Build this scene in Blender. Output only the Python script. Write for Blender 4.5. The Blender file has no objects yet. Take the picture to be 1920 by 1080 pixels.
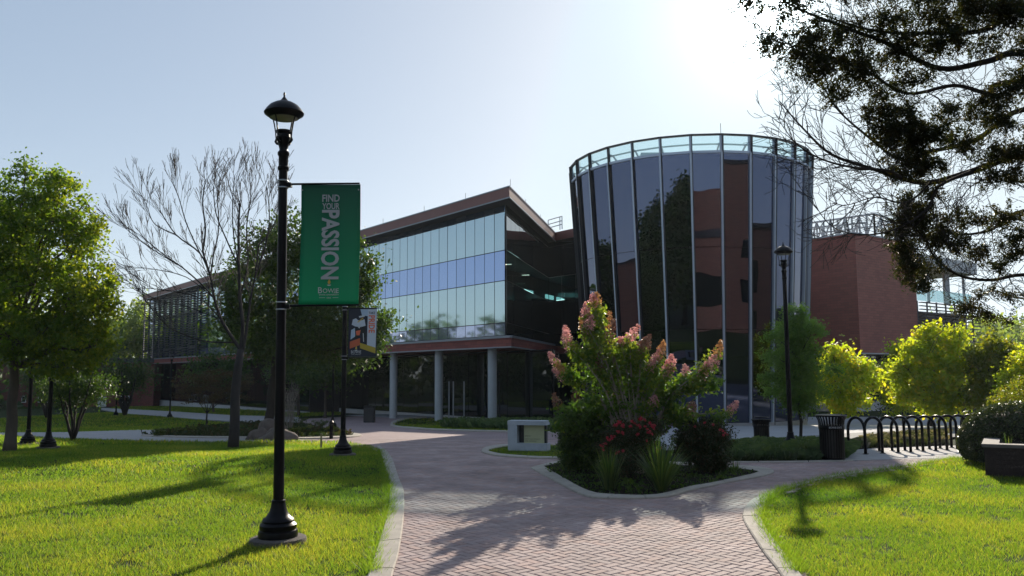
import bpy, bmesh, math, random
import numpy as np
from mathutils import Vector, Matrix, noise

random.seed(7)
RNG = np.random.default_rng(11)
S = bpy.context.scene
C = S.collection
PI = math.pi

# ------------------------------------------------------------------ camera
F = 1560.0
CAMZ = 1.6
cam = bpy.data.cameras.new('camera')
cam.sensor_width = 36.0
cam.lens = F / 1920 * 36.0
cam.clip_start = 0.05
cam.clip_end = 3000
camo = bpy.data.objects.new('camera', cam)
C.objects.link(camo)
PITCH = math.radians(5.86)
ROLL = math.radians(-0.3)
CM = Matrix.Translation((0, 0, CAMZ)) @ Matrix.Rotation(PI / 2 + PITCH, 4, 'X') @ Matrix.Rotation(ROLL, 4, 'Z')
camo.matrix_world = CM
S.camera = camo


def ray(px, py):
    return (CM.to_3x3() @ Vector(((px - 960) / F, (540 - py) / F, -1))).normalized()


# ------------------------------------------------------------------ sun and sky
SUND = ray(1432, 12)
SUN_EL = math.asin(SUND.z)
SUN_AZ = math.atan2(SUND.x, SUND.y)
world = bpy.data.worlds.new('World')
S.world = world
world.use_nodes = True
wn, wl = world.node_tree.nodes, world.node_tree.links
wn.clear()
wo = wn.new('ShaderNodeOutputWorld')
bg = wn.new('ShaderNodeBackground')
bg.inputs['Strength'].default_value = 0.12
sky = wn.new('ShaderNodeTexSky')
sky.sky_type = 'NISHITA'
sky.sun_disc = False
sky.sun_elevation = SUN_EL
sky.sun_rotation = SUN_AZ
sky.air_density = 1.0
sky.dust_density = 1.0
sky.ozone_density = 1.4
# thin bright aureole of hazy air round the low sun
geo = wn.new('ShaderNodeTexCoord')
dot = wn.new('ShaderNodeVectorMath'); dot.operation = 'DOT_PRODUCT'
dot.inputs[1].default_value = SUND
nrm = wn.new('ShaderNodeVectorMath'); nrm.operation = 'NORMALIZE'
wl.new(geo.outputs['Generated'], nrm.inputs[0])
wl.new(nrm.outputs[0], dot.inputs[0])


def wmath(op, a, b):
    m = wn.new('ShaderNodeMath'); m.operation = op
    for i, v in enumerate((a, b)):
        if isinstance(v, (int, float)):
            m.inputs[i].default_value = v
        else:
            wl.new(v, m.inputs[i])
    return m.outputs[0]


dcl = wmath('MAXIMUM', dot.outputs['Value'], 0.0)
g1 = wmath('MULTIPLY', wmath('POWER', dcl, 170.0), 3.0)
g2 = wmath('MULTIPLY', wmath('POWER', dcl, 1500.0), 90.0)
g3 = wmath('MULTIPLY', wmath('POWER', dcl, 10.0), 0.2)
sxyz = wn.new('ShaderNodeSeparateXYZ')
wl.new(nrm.outputs[0], sxyz.inputs[0])
hz_ = wmath('MULTIPLY', wmath('POWER', wmath('SUBTRACT', 1.0, wmath('ABSOLUTE', sxyz.outputs['Z'], 0.0)), 7.0), 2.1)
gs = wmath('ADD', wmath('ADD', wmath('ADD', g1, g2), g3), hz_)
gc = wn.new('ShaderNodeMixRGB'); gc.blend_type = 'ADD'; gc.inputs[0].default_value = 1.0
gv = wn.new('ShaderNodeVectorMath'); gv.operation = 'SCALE'
gv.inputs[0].default_value = (0.86, 0.98, 1.02)
wl.new(gs, gv.inputs['Scale'])
gm = wn.new('ShaderNodeGamma'); gm.inputs[1].default_value = 0.42
tn = wn.new('ShaderNodeMixRGB'); tn.blend_type = 'MULTIPLY'; tn.inputs[0].default_value = 1.0
tn.inputs[2].default_value = (1.66, 1.85, 2.09, 1)
wl.new(sky.outputs[0], gm.inputs[0])
wl.new(gm.outputs[0], tn.inputs[1])
cap = wn.new('ShaderNodeVectorMath'); cap.operation = 'MINIMUM'
cap.inputs[1].default_value = (4.7, 5.4, 5.9)
wl.new(tn.outputs[0], cap.inputs[0])
wl.new(cap.outputs[0], gc.inputs[1])
wl.new(gv.outputs[0], gc.inputs[2])
wl.new(gc.outputs[0], bg.inputs['Color'])
wl.new(bg.outputs[0], wo.inputs['Surface'])

sun = bpy.data.lights.new('sun', 'SUN')
sun.energy = 5.0
sun.angle = math.radians(0.5)
sun.color = (1.0, 0.89, 0.73)
suno = bpy.data.objects.new('sun', sun)
C.objects.link(suno)
suno.rotation_euler = SUND.to_track_quat('Z', 'Y').to_euler()

S.view_settings.view_transform = 'Standard'
S.view_settings.look = 'None'
S.view_settings.gamma = 1
S.view_settings.use_curve_mapping = False
S.view_settings.exposure = 0.42
S.cycles.use_denoising = True
S.cycles.max_bounces = 8
S.cycles.transparent_max_bounces = 16
S.cycles.caustics_reflective = False
S.cycles.caustics_refractive = False

# ------------------------------------------------------------------ ground height and picking
GY = [-400, 16, 36, 46, 60, 110, 400]
GZ = [0, 0, -0.7, -1.22, -1.35, -2.2, -2.2]


def gz(y):
    return float(np.interp(y, GY, GZ))


def at(px, py, Y):
    """the point of the place that lies at depth Y in the direction (px, py)"""
    d = ray(px, py)
    return Vector((0, 0, CAMZ)) + d * (Y / d.y)


def gp(px, py, off=0.0):
    """where the direction (px, py) meets the ground"""
    d = ray(px, py)
    lo, hi = 1.0, 400.0
    f = lambda Y: CAMZ + d.z * (Y / d.y) - gz(Y) - off
    if f(hi) > 0:
        return at(px, py, hi)
    for _ in range(50):
        m = (lo + hi) / 2
        if f(m) > 0: lo = m
        else: hi = m
    return at(px, py, lo)


def gpx(px, Y, off=0.0):
    """a point on the ground at depth Y under image column px"""
    p = at(px, 760, Y)
    return Vector((p.x, Y, gz(Y) + off))


def pxm(Y):
    return Y / F


# ------------------------------------------------------------------ materials
MATS = {}


def _nt(name):
    m = bpy.data.materials.new(name)
    m.use_nodes = True
    return m, m.node_tree.nodes, m.node_tree.links


def pmat(name, col, rough=0.6, metal=0.0, spec=0.5, var=0.0, scale=4.0, bump=0.0, bscale=60.0, col2=None, coat=0.0, ior=None, stretch=None):
    m, n, l = _nt(name)
    b = n['Principled BSDF']
    b.inputs['Base Color'].default_value = (*col, 1)
    b.inputs['Roughness'].default_value = rough
    b.inputs['Metallic'].default_value = metal
    b.inputs['Specular IOR Level'].default_value = spec
    b.inputs['Coat Weight'].default_value = coat
    if ior: b.inputs['IOR'].default_value = ior
    tc = n.new('ShaderNodeTexCoord')
    src = tc.outputs['Object']
    if stretch:
        mp = n.new('ShaderNodeMapping'); mp.inputs['Scale'].default_value = stretch
        l.new(src, mp.inputs[0]); src = mp.outputs[0]
    if var > 0 or col2:
        nz = n.new('ShaderNodeTexNoise')
        nz.inputs['Scale'].default_value = scale
        nz.inputs['Detail'].default_value = 6
        nz.inputs['Roughness'].default_value = 0.65
        l.new(src, nz.inputs['Vector'])
        mr = n.new('ShaderNodeMapRange')
        mr.inputs[1].default_value = 0.3; mr.inputs[2].default_value = 0.7
        l.new(nz.outputs[0], mr.inputs[0])
        mx = n.new('ShaderNodeMixRGB')
        c2 = col2 if col2 else tuple(c * (1 - var) for c in col)
        c1 = col if col2 else tuple(min(1, c * (1 + var)) for c in col)
        mx.inputs[1].default_value = (*c2, 1); mx.inputs[2].default_value = (*c1, 1)
        l.new(mr.outputs[0], mx.inputs[0])
        l.new(mx.outputs[0], b.inputs['Base Color'])
    if bump > 0:
        nb = n.new('ShaderNodeTexNoise'); nb.inputs['Scale'].default_value = bscale; nb.inputs['Detail'].default_value = 4
        l.new(src, nb.inputs['Vector'])
        bp = n.new('ShaderNodeBump'); bp.inputs['Strength'].default_value = bump; bp.inputs['Distance'].default_value = 0.02
        l.new(nb.outputs[0], bp.inputs['Height'])
        l.new(bp.outputs[0], b.inputs['Normal'])
    MATS[name] = m
    return m


def leafmat(name, c1, c2, c3, trans=0.45, tc=None, rough=0.5, boost=3.2):
    """leaf: per-leaf colour from the 'tint' attribute, light passes through"""
    m, n, l = _nt(name)
    b = n['Principled BSDF']; out = n['Material Output']
    at_ = n.new('ShaderNodeAttribute'); at_.attribute_name = 'tint'
    cr = n.new('ShaderNodeValToRGB')
    cr.color_ramp.elements[0].color = (*c1, 1)
    cr.color_ramp.elements[1].color = (*c3, 1)
    e = cr.color_ramp.elements.new(0.55); e.color = (*c2, 1)
    l.new(at_.outputs['Fac'], cr.inputs[0])
    l.new(cr.outputs[0], b.inputs['Base Color'])
    b.inputs['Roughness'].default_value = rough
    b.inputs['Specular IOR Level'].default_value = 0.35
    t = n.new('ShaderNodeBsdfTranslucent')
    mul = n.new('ShaderNodeMixRGB'); mul.blend_type = 'MULTIPLY'; mul.inputs[0].default_value = 1
    tcv = tc or (boost * 1.25, boost * 1.15, boost * 0.35)
    sc = n.new('ShaderNodeVectorMath'); sc.operation = 'MULTIPLY'
    sc.inputs[1].default_value = tcv
    l.new(cr.outputs[0], sc.inputs[0])
    l.new(sc.outputs[0], t.inputs['Color'])
    mx = n.new('ShaderNodeMixShader'); mx.inputs[0].default_value = trans
    l.new(b.outputs[0], mx.inputs[1]); l.new(t.outputs[0], mx.inputs[2])
    l.new(mx.outputs[0], out.inputs['Surface'])
    MATS[name] = m
    return m


def brickmat(name, ang, c1, c2, mortar, bw=0.30, bh=0.10, scale=1.0):
    m, n, l = _nt(name)
    b = n['Principled BSDF']
    g = n.new('ShaderNodeNewGeometry')
    sx = n.new('ShaderNodeSeparateXYZ'); l.new(g.outputs['Position'], sx.inputs[0])
    dp = n.new('ShaderNodeVectorMath'); dp.operation = 'DOT_PRODUCT'
    dp.inputs[1].default_value = (math.cos(ang), math.sin(ang), 0)
    l.new(g.outputs['Position'], dp.inputs[0])
    cb = n.new('ShaderNodeCombineXYZ')
    l.new(dp.outputs['Value'], cb.inputs[0]); l.new(sx.outputs['Z'], cb.inputs[1])
    br = n.new('ShaderNodeTexBrick')
    l.new(cb.outputs[0], br.inputs['Vector'])
    br.inputs['Color1'].default_value = (*c1, 1); br.inputs['Color2'].default_value = (*c2, 1)
    br.inputs['Mortar'].default_value = (*mortar, 1)
    br.inputs['Scale'].default_value = scale
    br.inputs['Brick Width'].default_value = bw; br.inputs['Row Height'].default_value = bh
    br.inputs['Mortar Size'].default_value = 0.008
    nz = n.new('ShaderNodeTexNoise'); nz.inputs['Scale'].default_value = 0.35; nz.inputs['Detail'].default_value = 5
    l.new(g.outputs['Position'], nz.inputs['Vector'])
    mr = n.new('ShaderNodeMapRange'); mr.inputs[3].default_value = 0.8; mr.inputs[4].default_value = 1.2
    l.new(nz.outputs[0], mr.inputs[0])
    sc = n.new('ShaderNodeVectorMath'); sc.operation = 'SCALE'
    l.new(br.outputs['Color'], sc.inputs[0]); l.new(mr.outputs[0], sc.inputs['Scale'])
    l.new(sc.outputs[0], b.inputs['Base Color'])
    b.inputs['Roughness'].default_value = 0.8
    bp = n.new('ShaderNodeBump'); bp.inputs['Strength'].default_value = 0.4; bp.inputs['Distance'].default_value = 0.01
    bp.invert = True
    l.new(br.outputs['Fac'], bp.inputs['Height']); l.new(bp.outputs[0], b.inputs['Normal'])
    MATS[name] = m
    return m


def glassmat(name, base, ior, rough=0.02, metal=0.0, wob=0.0):
    m, n, l = _nt(name)
    b = n['Principled BSDF']
    b.inputs['Base Color'].default_value = (*base, 1)
    b.inputs['Roughness'].default_value = rough
    b.inputs['IOR'].default_value = ior
    b.inputs['Metallic'].default_value = metal
    if wob > 0:
        g = n.new('ShaderNodeNewGeometry')
        nz = n.new('ShaderNodeTexNoise'); nz.inputs['Scale'].default_value = 0.5; nz.inputs['Detail'].default_value = 1
        l.new(g.outputs['Position'], nz.inputs['Vector'])
        bp = n.new('ShaderNodeBump'); bp.inputs['Strength'].default_value = 1.0; bp.inputs['Distance'].default_value = wob
        l.new(nz.outputs[0], bp.inputs['Height']); l.new(bp.outputs[0], b.inputs['Normal'])
    MATS[name] = m
    return m


def per_pane(name, amt=0.10):
    m = MATS[name]; n = m.node_tree.nodes; l = m.node_tree.links; b = n['Principled BSDF']
    oi = n.new('ShaderNodeObjectInfo'); mr = n.new('ShaderNodeMapRange')
    mr.inputs[3].default_value = 1 - amt; mr.inputs[4].default_value = 1 + amt
    l.new(oi.outputs['Random'], mr.inputs[0])
    sc = n.new('ShaderNodeVectorMath'); sc.operation = 'SCALE'
    sc.inputs[0].default_value = tuple(b.inputs['Base Color'].default_value)[:3]
    l.new(mr.outputs[0], sc.inputs['Scale']); l.new(sc.outputs[0], b.inputs['Base Color'])


def clearmat(name, tint, refl=0.12, alpha=0.75):
    m, n, l = _nt(name)
    out = n['Material Output']
    t = n.new('ShaderNodeBsdfTransparent'); t.inputs[0].default_value = (*tint, 1)
    g = n.new('ShaderNodeBsdfGlossy'); g.inputs['Roughness'].default_value = 0.02
    g.inputs[0].default_value = (0.9, 1, 1, 1)
    mx = n.new('ShaderNodeMixShader'); mx.inputs[0].default_value = refl
    l.new(t.outputs[0], mx.inputs[1]); l.new(g.outputs[0], mx.inputs[2])
    l.new(mx.outputs[0], out.inputs['Surface'])
    MATS[name] = m
    return m


pmat('footing_dark', (0.10, 0.085, 0.075), 0.9, var=0.3, scale=12, bump=0.8)
pmat('black_metal', (0.003, 0.003, 0.005), 0.36, spec=0.16, var=0.25, scale=25)
pmat('band_metal', (0.45, 0.46, 0.48), 0.35, metal=0.9)
pmat('concrete', (0.33, 0.32, 0.32), 0.85, var=0.14, scale=3.0, bump=0.35, bscale=90)
pmat('kerb_concrete', (0.40, 0.36, 0.31), 0.85, var=0.16, scale=5.0, bump=0.5, bscale=110)
pmat('plaza_concrete', (0.33, 0.34, 0.36), 0.85, var=0.10, scale=0.8, bump=0.2, bscale=50)
pmat('strip_grey', (0.17, 0.175, 0.18), 0.9, var=0.12, scale=1.2, bump=0.3, bscale=60)
pmat('column_concrete', (0.42, 0.45, 0.47), 0.7, var=0.08, scale=1.5)
pmat('sign_stone', (0.42, 0.45, 0.50), 0.75, var=0.12, scale=6, bump=0.3)
pmat('sign_plate', (0.45, 0.45, 0.27), 0.5, var=0.06, scale=6)
pmat('ink', (0.03, 0.03, 0.03), 0.6)
pmat('soil', (0.022, 0.042, 0.010), 0.98, spec=0.1, col2=(0.016, 0.026, 0.008), scale=6, bump=0.8, bscale=40)
pmat('mulch', (0.008, 0.007, 0.006), 0.98, spec=0.1, col2=(0.020, 0.016, 0.012), scale=25, bump=1.0, bscale=45)
pmat('sand_joint', (0.055, 0.042, 0.036), 0.95, var=0.3, scale=12, bump=0.5)
pmat('trunk', (0.085, 0.065, 0.05), 0.9, var=0.35, scale=5, bump=1.0, bscale=14, stretch=(1, 1, 0.25))
pmat('bare_bark', (0.030, 0.026, 0.027), 0.9, var=0.35, scale=8, bump=0.8, bscale=20, stretch=(1, 1, 0.3))
pmat('dark_bark', (0.03, 0.024, 0.02), 0.9, var=0.3, scale=8)
pmat('pale_bark', (0.28, 0.24, 0.20), 0.85, var=0.3, scale=8)
pmat('boulder', (0.17, 0.13, 0.11), 0.9, col2=(0.08, 0.065, 0.055), scale=4, bump=1.0, bscale=6)
pmat('fascia', (0.20, 0.07, 0.06), 0.55, var=0.08, scale=0.6)
pmat('trim_grey', (0.30, 0.32, 0.36), 0.4, metal=0.3)
pmat('dark_trim', (0.018, 0.018, 0.022), 0.5)
pmat('soffit', (0.035, 0.033, 0.04), 0.7)
pmat('roof_membrane', (0.3, 0.3, 0.3), 0.9)
pmat('fin', (0.42, 0.47, 0.56), 0.35, metal=0.4)
pmat('steel', (0.42, 0.46, 0.48), 0.45, metal=0.4)
pmat('louvre_metal', (0.05, 0.055, 0.075), 0.55, metal=0.2)
pmat('louvre_brown', (0.055, 0.035, 0.035), 0.6)
pmat('pale_wall', (0.50, 0.50, 0.50), 0.8, var=0.08, scale=1)
pmat('white_paint', (0.75, 0.76, 0.78), 0.5, var=0.04)
pmat('planter', (0.032, 0.02, 0.018), 0.8, var=0.3, scale=5, bump=0.5)
pmat('planter_cap', (0.16, 0.14, 0.13), 0.8, var=0.2)
pmat('post_wood', (0.30, 0.25, 0.12), 0.8, var=0.2)
pmat('rose_red', (0.55, 0.035, 0.06), 0.6, col2=(0.35, 0.015, 0.03), scale=20)
pmat('far_wall', (0.6, 0.55, 0.48), 0.8)
pmat('lamp_lens', (0.35, 0.36, 0.27), 0.25, var=0.1)
WANG = math.atan2(1, -0.768)
brickmat('brick_front', WANG, (0.29, 0.075, 0.058), (0.22, 0.055, 0.046), (0.10, 0.05, 0.045), 0.6, 0.2)
brickmat('brick_side', math.atan2(1, 1.302), (0.32, 0.10, 0.08), (0.25, 0.075, 0.062), (0.10, 0.05, 0.045), 0.6, 0.2)
brickmat('brick_rear', 0.0, (0.20, 0.085, 0.055), (0.13, 0.055, 0.04), (0.17, 0.12, 0.1), 0.45, 0.16)
brickmat('brick_low', 0.0, (0.20, 0.05, 0.035), (0.14, 0.035, 0.028), (0.15, 0.09, 0.08), 0.3, 0.1)
glassmat('tower_glass', (0.088, 0.102, 0.158), 1.5, 0.012, metal=1.0, wob=0.010)
glassmat('vision_glass', (0.47, 0.59, 0.63), 1.5, 0.05, metal=0.92)
glassmat('spandrel_glass', (0.34, 0.44, 0.68), 1.5, 0.06, metal=0.85)
glassmat('lower_glass', (0.48, 0.52, 0.72), 1.5, 0.04, metal=0.8)
glassmat('dark_glass', (0.005, 0.008, 0.009), 1.75, 0.015, wob=0.003)
for q_ in ('vision_glass', 'spandrel_glass', 'lower_glass'): per_pane(q_, 0.03)
clearmat('crown_glass', (0.84, 0.93, 0.94), 0.09)
clearmat('thin_glass', (0.6, 0.72, 0.74), 0.12)

leafmat('leaf_maple', (0.035, 0.075, 0.014), (0.075, 0.125, 0.016), (0.19, 0.20, 0.02), trans=.5, boost=3.4)
leafmat('leaf_gum', (0.018, 0.042, 0.014), (0.03, 0.062, 0.016), (0.05, 0.085, 0.014), trans=0.35)
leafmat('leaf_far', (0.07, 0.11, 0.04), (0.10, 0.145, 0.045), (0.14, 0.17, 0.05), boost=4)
leafmat('leaf_bright', (0.08, 0.13, 0.014), (0.15, 0.19, 0.018), (0.25, 0.20, 0.025), trans=0.62, boost=4.0)
leafmat('leaf_olive', (0.07, 0.10, 0.016), (0.10, 0.13, 0.018), (0.16, 0.14, 0.02), trans=0.5)
leafmat('leaf_cypress', (0.055, 0.11, 0.04), (0.075, 0.14, 0.05), (0.10, 0.16, 0.05), trans=0.5)
leafmat('leaf_juniper', (0.014, 0.02, 0.010), (0.022, 0.028, 0.012), (0.045, 0.036, 0.018), trans=0.3)
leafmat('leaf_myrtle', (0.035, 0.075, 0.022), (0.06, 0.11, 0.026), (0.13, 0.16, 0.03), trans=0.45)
leafmat('leaf_rose', (0.012, 0.026, 0.01), (0.02, 0.035, 0.012), (0.045, 0.03, 0.015), trans=0.25)
leafmat('leaf_hedge', (0.03, 0.05, 0.022), (0.045, 0.07, 0.03), (0.08, 0.09, 0.04), trans=0.15, rough=0.35)
leafmat('leaf_strap', (0.025, 0.055, 0.02), (0.045, 0.08, 0.025), (0.08, 0.11, 0.035), trans=0.35)
leafmat('leaf_red_maple', (0.022, 0.02, 0.009), (0.035, 0.026, 0.01), (0.07, 0.035, 0.012), trans=0.35)
leafmat('leaf_shrub', (0.02, 0.04, 0.01), (0.045, 0.07, 0.014), (0.16, 0.17, 0.03), trans=0.3)
leafmat('cover_green', (0.035, 0.065, 0.035), (0.05, 0.09, 0.045), (0.08, 0.12, 0.05), trans=0.25)
leafmat('cover_bloom', (0.04, 0.06, 0.025), (0.08, 0.10, 0.04), (0.35, 0.30, 0.30), trans=0.2, boost=1.6)
leafmat('petal_pink', (0.58, 0.27, 0.29), (0.68, 0.40, 0.41), (0.70, 0.45, 0.34), trans=0.5, tc=(1.3, 1.15, 1.1))
leafmat('petal_gold', (0.34, 0.18, 0.08), (0.48, 0.29, 0.12), (0.55, 0.36, 0.2), trans=0.4, tc=(1.4, 1.15, 0.9))
leafmat('petal_dull', (0.16, 0.08, 0.06), (0.24, 0.13, 0.09), (0.3, 0.17, 0.12), trans=0.3, tc=(1.2, 1.0, 1.0))
leafmat('blade', (0.026, 0.058, 0.012), (0.046, 0.080, 0.015), (0.10, 0.105, 0.035), trans=0.60, tc=(7.2, 6.3, 1.7))


# paver material: per paver colour
def pavermat():
    m, n, l = _nt('paver')
    b = n['Principled BSDF']
    a = n.new('ShaderNodeAttribute'); a.attribute_name = 'tint'
    oi = n.new('ShaderNodeObjectInfo')
    ad = n.new('ShaderNodeMath'); ad.operation = 'ADD'
    l.new(a.outputs['Fac'], ad.inputs[0])
    ml = n.new('ShaderNodeMath'); ml.operation = 'MULTIPLY'; ml.inputs[1].default_value = 0.999
    l.new(oi.outputs['Random'], ml.inputs[0])
    l.new(ml.outputs[0], ad.inputs[1])
    fr = n.new('ShaderNodeMath'); fr.operation = 'FRACT'
    l.new(ad.outputs[0], fr.inputs[0])
    cr = n.new('ShaderNodeValToRGB')
    cr.color_ramp.elements[0].color = (0.31, 0.225, 0.215, 1)
    cr.color_ramp.elements[1].color = (0.43, 0.335, 0.32, 1)
    e = cr.color_ramp.elements.new(0.5); e.color = (0.37, 0.285, 0.275, 1)
    e = cr.color_ramp.elements.new(0.9); e.color = (0.38, 0.255, 0.23, 1)
    l.new(fr.outputs[0], cr.inputs[0])
    g = n.new('ShaderNodeNewGeometry')
    nz = n.new('ShaderNodeTexNoise'); nz.inputs['Scale'].default_value = 1.3; nz.inputs['Detail'].default_value = 8
    l.new(g.outputs['Position'], nz.inputs['Vector'])
    mr = n.new('ShaderNodeMapRange'); mr.inputs[1].default_value = 0.3; mr.inputs[2].default_value = 0.7
    mr.inputs[3].default_value = 0.72; mr.inputs[4].default_value = 1.15
    l.new(nz.outputs[0], mr.inputs[0])
    sc = n.new('ShaderNodeVectorMath'); sc.operation = 'SCALE'
    l.new(cr.outputs[0], sc.inputs[0]); l.new(mr.outputs[0], sc.inputs['Scale'])
    l.new(sc.outputs[0], b.inputs['Base Color'])
    b.inputs['Roughness'].default_value = 0.85
    nb = n.new('ShaderNodeTexNoise'); nb.inputs['Scale'].default_value = 180
    l.new(g.outputs['Position'], nb.inputs['Vector'])
    bp = n.new('ShaderNodeBump'); bp.inputs['Strength'].default_value = 0.4; bp.inputs['Distance'].default_value = 0.004
    l.new(nb.outputs[0], bp.inputs['Height']); l.new(bp.outputs[0], b.inputs['Normal'])
    MATS['paver'] = m


pavermat()
brickmat('paver_far', 0, (0.34, 0.25, 0.25), (0.29, 0.21, 0.215), (0.19, 0.14, 0.14), 0.2, 0.1)
# the far paving lies flat: use ground coordinates
_m = MATS['paver_far']
for _n in list(_m.node_tree.nodes):
    if _n.type == 'COMBXYZ':
        for _l in list(_m.node_tree.links):
            if _l.to_node == _n and _l.to_socket == _n.inputs[1]:
                _m.node_tree.links.remove(_l)
        sep = [q for q in _m.node_tree.nodes if q.type == 'SEPXYZ'][0]
        _m.node_tree.links.new(sep.outputs['Y'], _n.inputs[1])


def bannermat():
    m, n, l = _nt('banner_green')
    b = n['Principled BSDF']; out = n['Material Output']
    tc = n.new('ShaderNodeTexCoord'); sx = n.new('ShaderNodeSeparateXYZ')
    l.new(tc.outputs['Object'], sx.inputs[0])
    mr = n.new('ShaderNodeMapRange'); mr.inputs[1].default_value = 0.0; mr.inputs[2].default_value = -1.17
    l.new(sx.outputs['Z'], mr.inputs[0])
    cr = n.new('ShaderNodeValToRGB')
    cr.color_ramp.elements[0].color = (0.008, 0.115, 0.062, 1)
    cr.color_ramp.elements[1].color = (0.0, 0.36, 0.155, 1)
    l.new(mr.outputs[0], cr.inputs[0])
    l.new(cr.outputs[0], b.inputs['Base Color']); b.inputs['Roughness'].default_value = 0.6
    t = n.new('ShaderNodeBsdfTranslucent'); l.new(cr.outputs[0], t.inputs[0])
    mx = n.new('ShaderNodeMixShader'); mx.inputs[0].default_value = 0.2
    l.new(b.outputs[0], mx.inputs[1]); l.new(t.outputs[0], mx.inputs[2]); l.new(mx.outputs[0], out.inputs['Surface'])
    MATS['banner_green'] = m


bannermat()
for nm, c in dict(print_grey=(0.42, 0.45, 0.46), print_white=(0.6, 0.62, 0.65), print_gold=(0.6, 0.42, 0.06), print_orange=(0.6, 0.13, 0.05),
                  print_yellow=(0.5, 0.36, 0.04), print_navy=(0.012, 0.016, 0.035), print_red=(0.8, 0.17, 0.08), print_sky=(0.45, 0.55, 0.68),
                  print_black=(0.012, 0.012, 0.016), print_skin=(0.12, 0.06, 0.04), print_pale=(0.6, 0.64, 0.72)).items():
    pmat(nm, c, 0.6)


# ------------------------------------------------------------------ object helpers
def tag(o, label=None, cat=None, group=None, kind=None):
    if label: o['label'] = label
    if cat: o['category'] = cat
    if group: o['group'] = group
    if kind: o['kind'] = kind
    return o


def empty(name, loc, label=None, cat=None, group=None, kind=None):
    o = bpy.data.objects.new(name, None)
    o.empty_display_size = 0.1
    C.objects.link(o)
    o.location = loc
    return tag(o, label, cat, group, kind)


def children(o):
    return [c for c in bpy.data.objects if c.parent == o]


_KIDS = {}


def link(name, me, parent=None):
    o = bpy.data.objects.new(name, me)
    C.objects.link(o)
    if parent is not None:
        o.parent = parent
        _KIDS.setdefault(parent.name, []).append(o)
    return o


def wloc(o):
    v = Vector((0, 0, 0))
    while o is not None:
        v += o.location
        o = o.parent
    return v


def mk(name, verts, faces, mat, parent=None, smooth=False, tint=None, matidx=None):
    """verts in world space (or in the space of a parent that stands at the origin)"""
    off = wloc(parent) if parent is not None else Vector((0, 0, 0))
    me = bpy.data.meshes.new(name)
    V = np.asarray(verts, dtype=np.float64).reshape(-1, 3) - np.array(off)
    if isinstance(faces, np.ndarray):
        k = faces.shape[1]; nf = len(faces)
        me.vertices.add(len(V)); me.vertices.foreach_set('co', V.astype(np.float32).ravel())
        me.loops.add(nf * k); me.loops.foreach_set('vertex_index', faces.astype(np.int32).ravel())
        me.polygons.add(nf)
        me.polygons.foreach_set('loop_start', np.arange(0, nf * k, k, dtype=np.int32))
        me.polygons.foreach_set('loop_total', np.full(nf, k, dtype=np.int32))
        me.update(calc_edges=True)
    else:
        me.from_pydata(V.tolist(), [], faces)
        me.update()
    mats = mat if isinstance(mat, (list, tuple)) else [mat]
    for m_ in mats:
        me.materials.append(MATS[m_])
    if matidx is not None:
        me.polygons.foreach_set('material_index', np.asarray(matidx, dtype=np.int32))
    if smooth:
        me.polygons.foreach_set('use_smooth', [True] * len(me.polygons))
    if tint is not None:
        a = me.attributes.new('tint', 'FLOAT', 'FACE')
        a.data.foreach_set('value', np.asarray(tint, dtype=np.float32))
    return link(name, me, parent)


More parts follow.
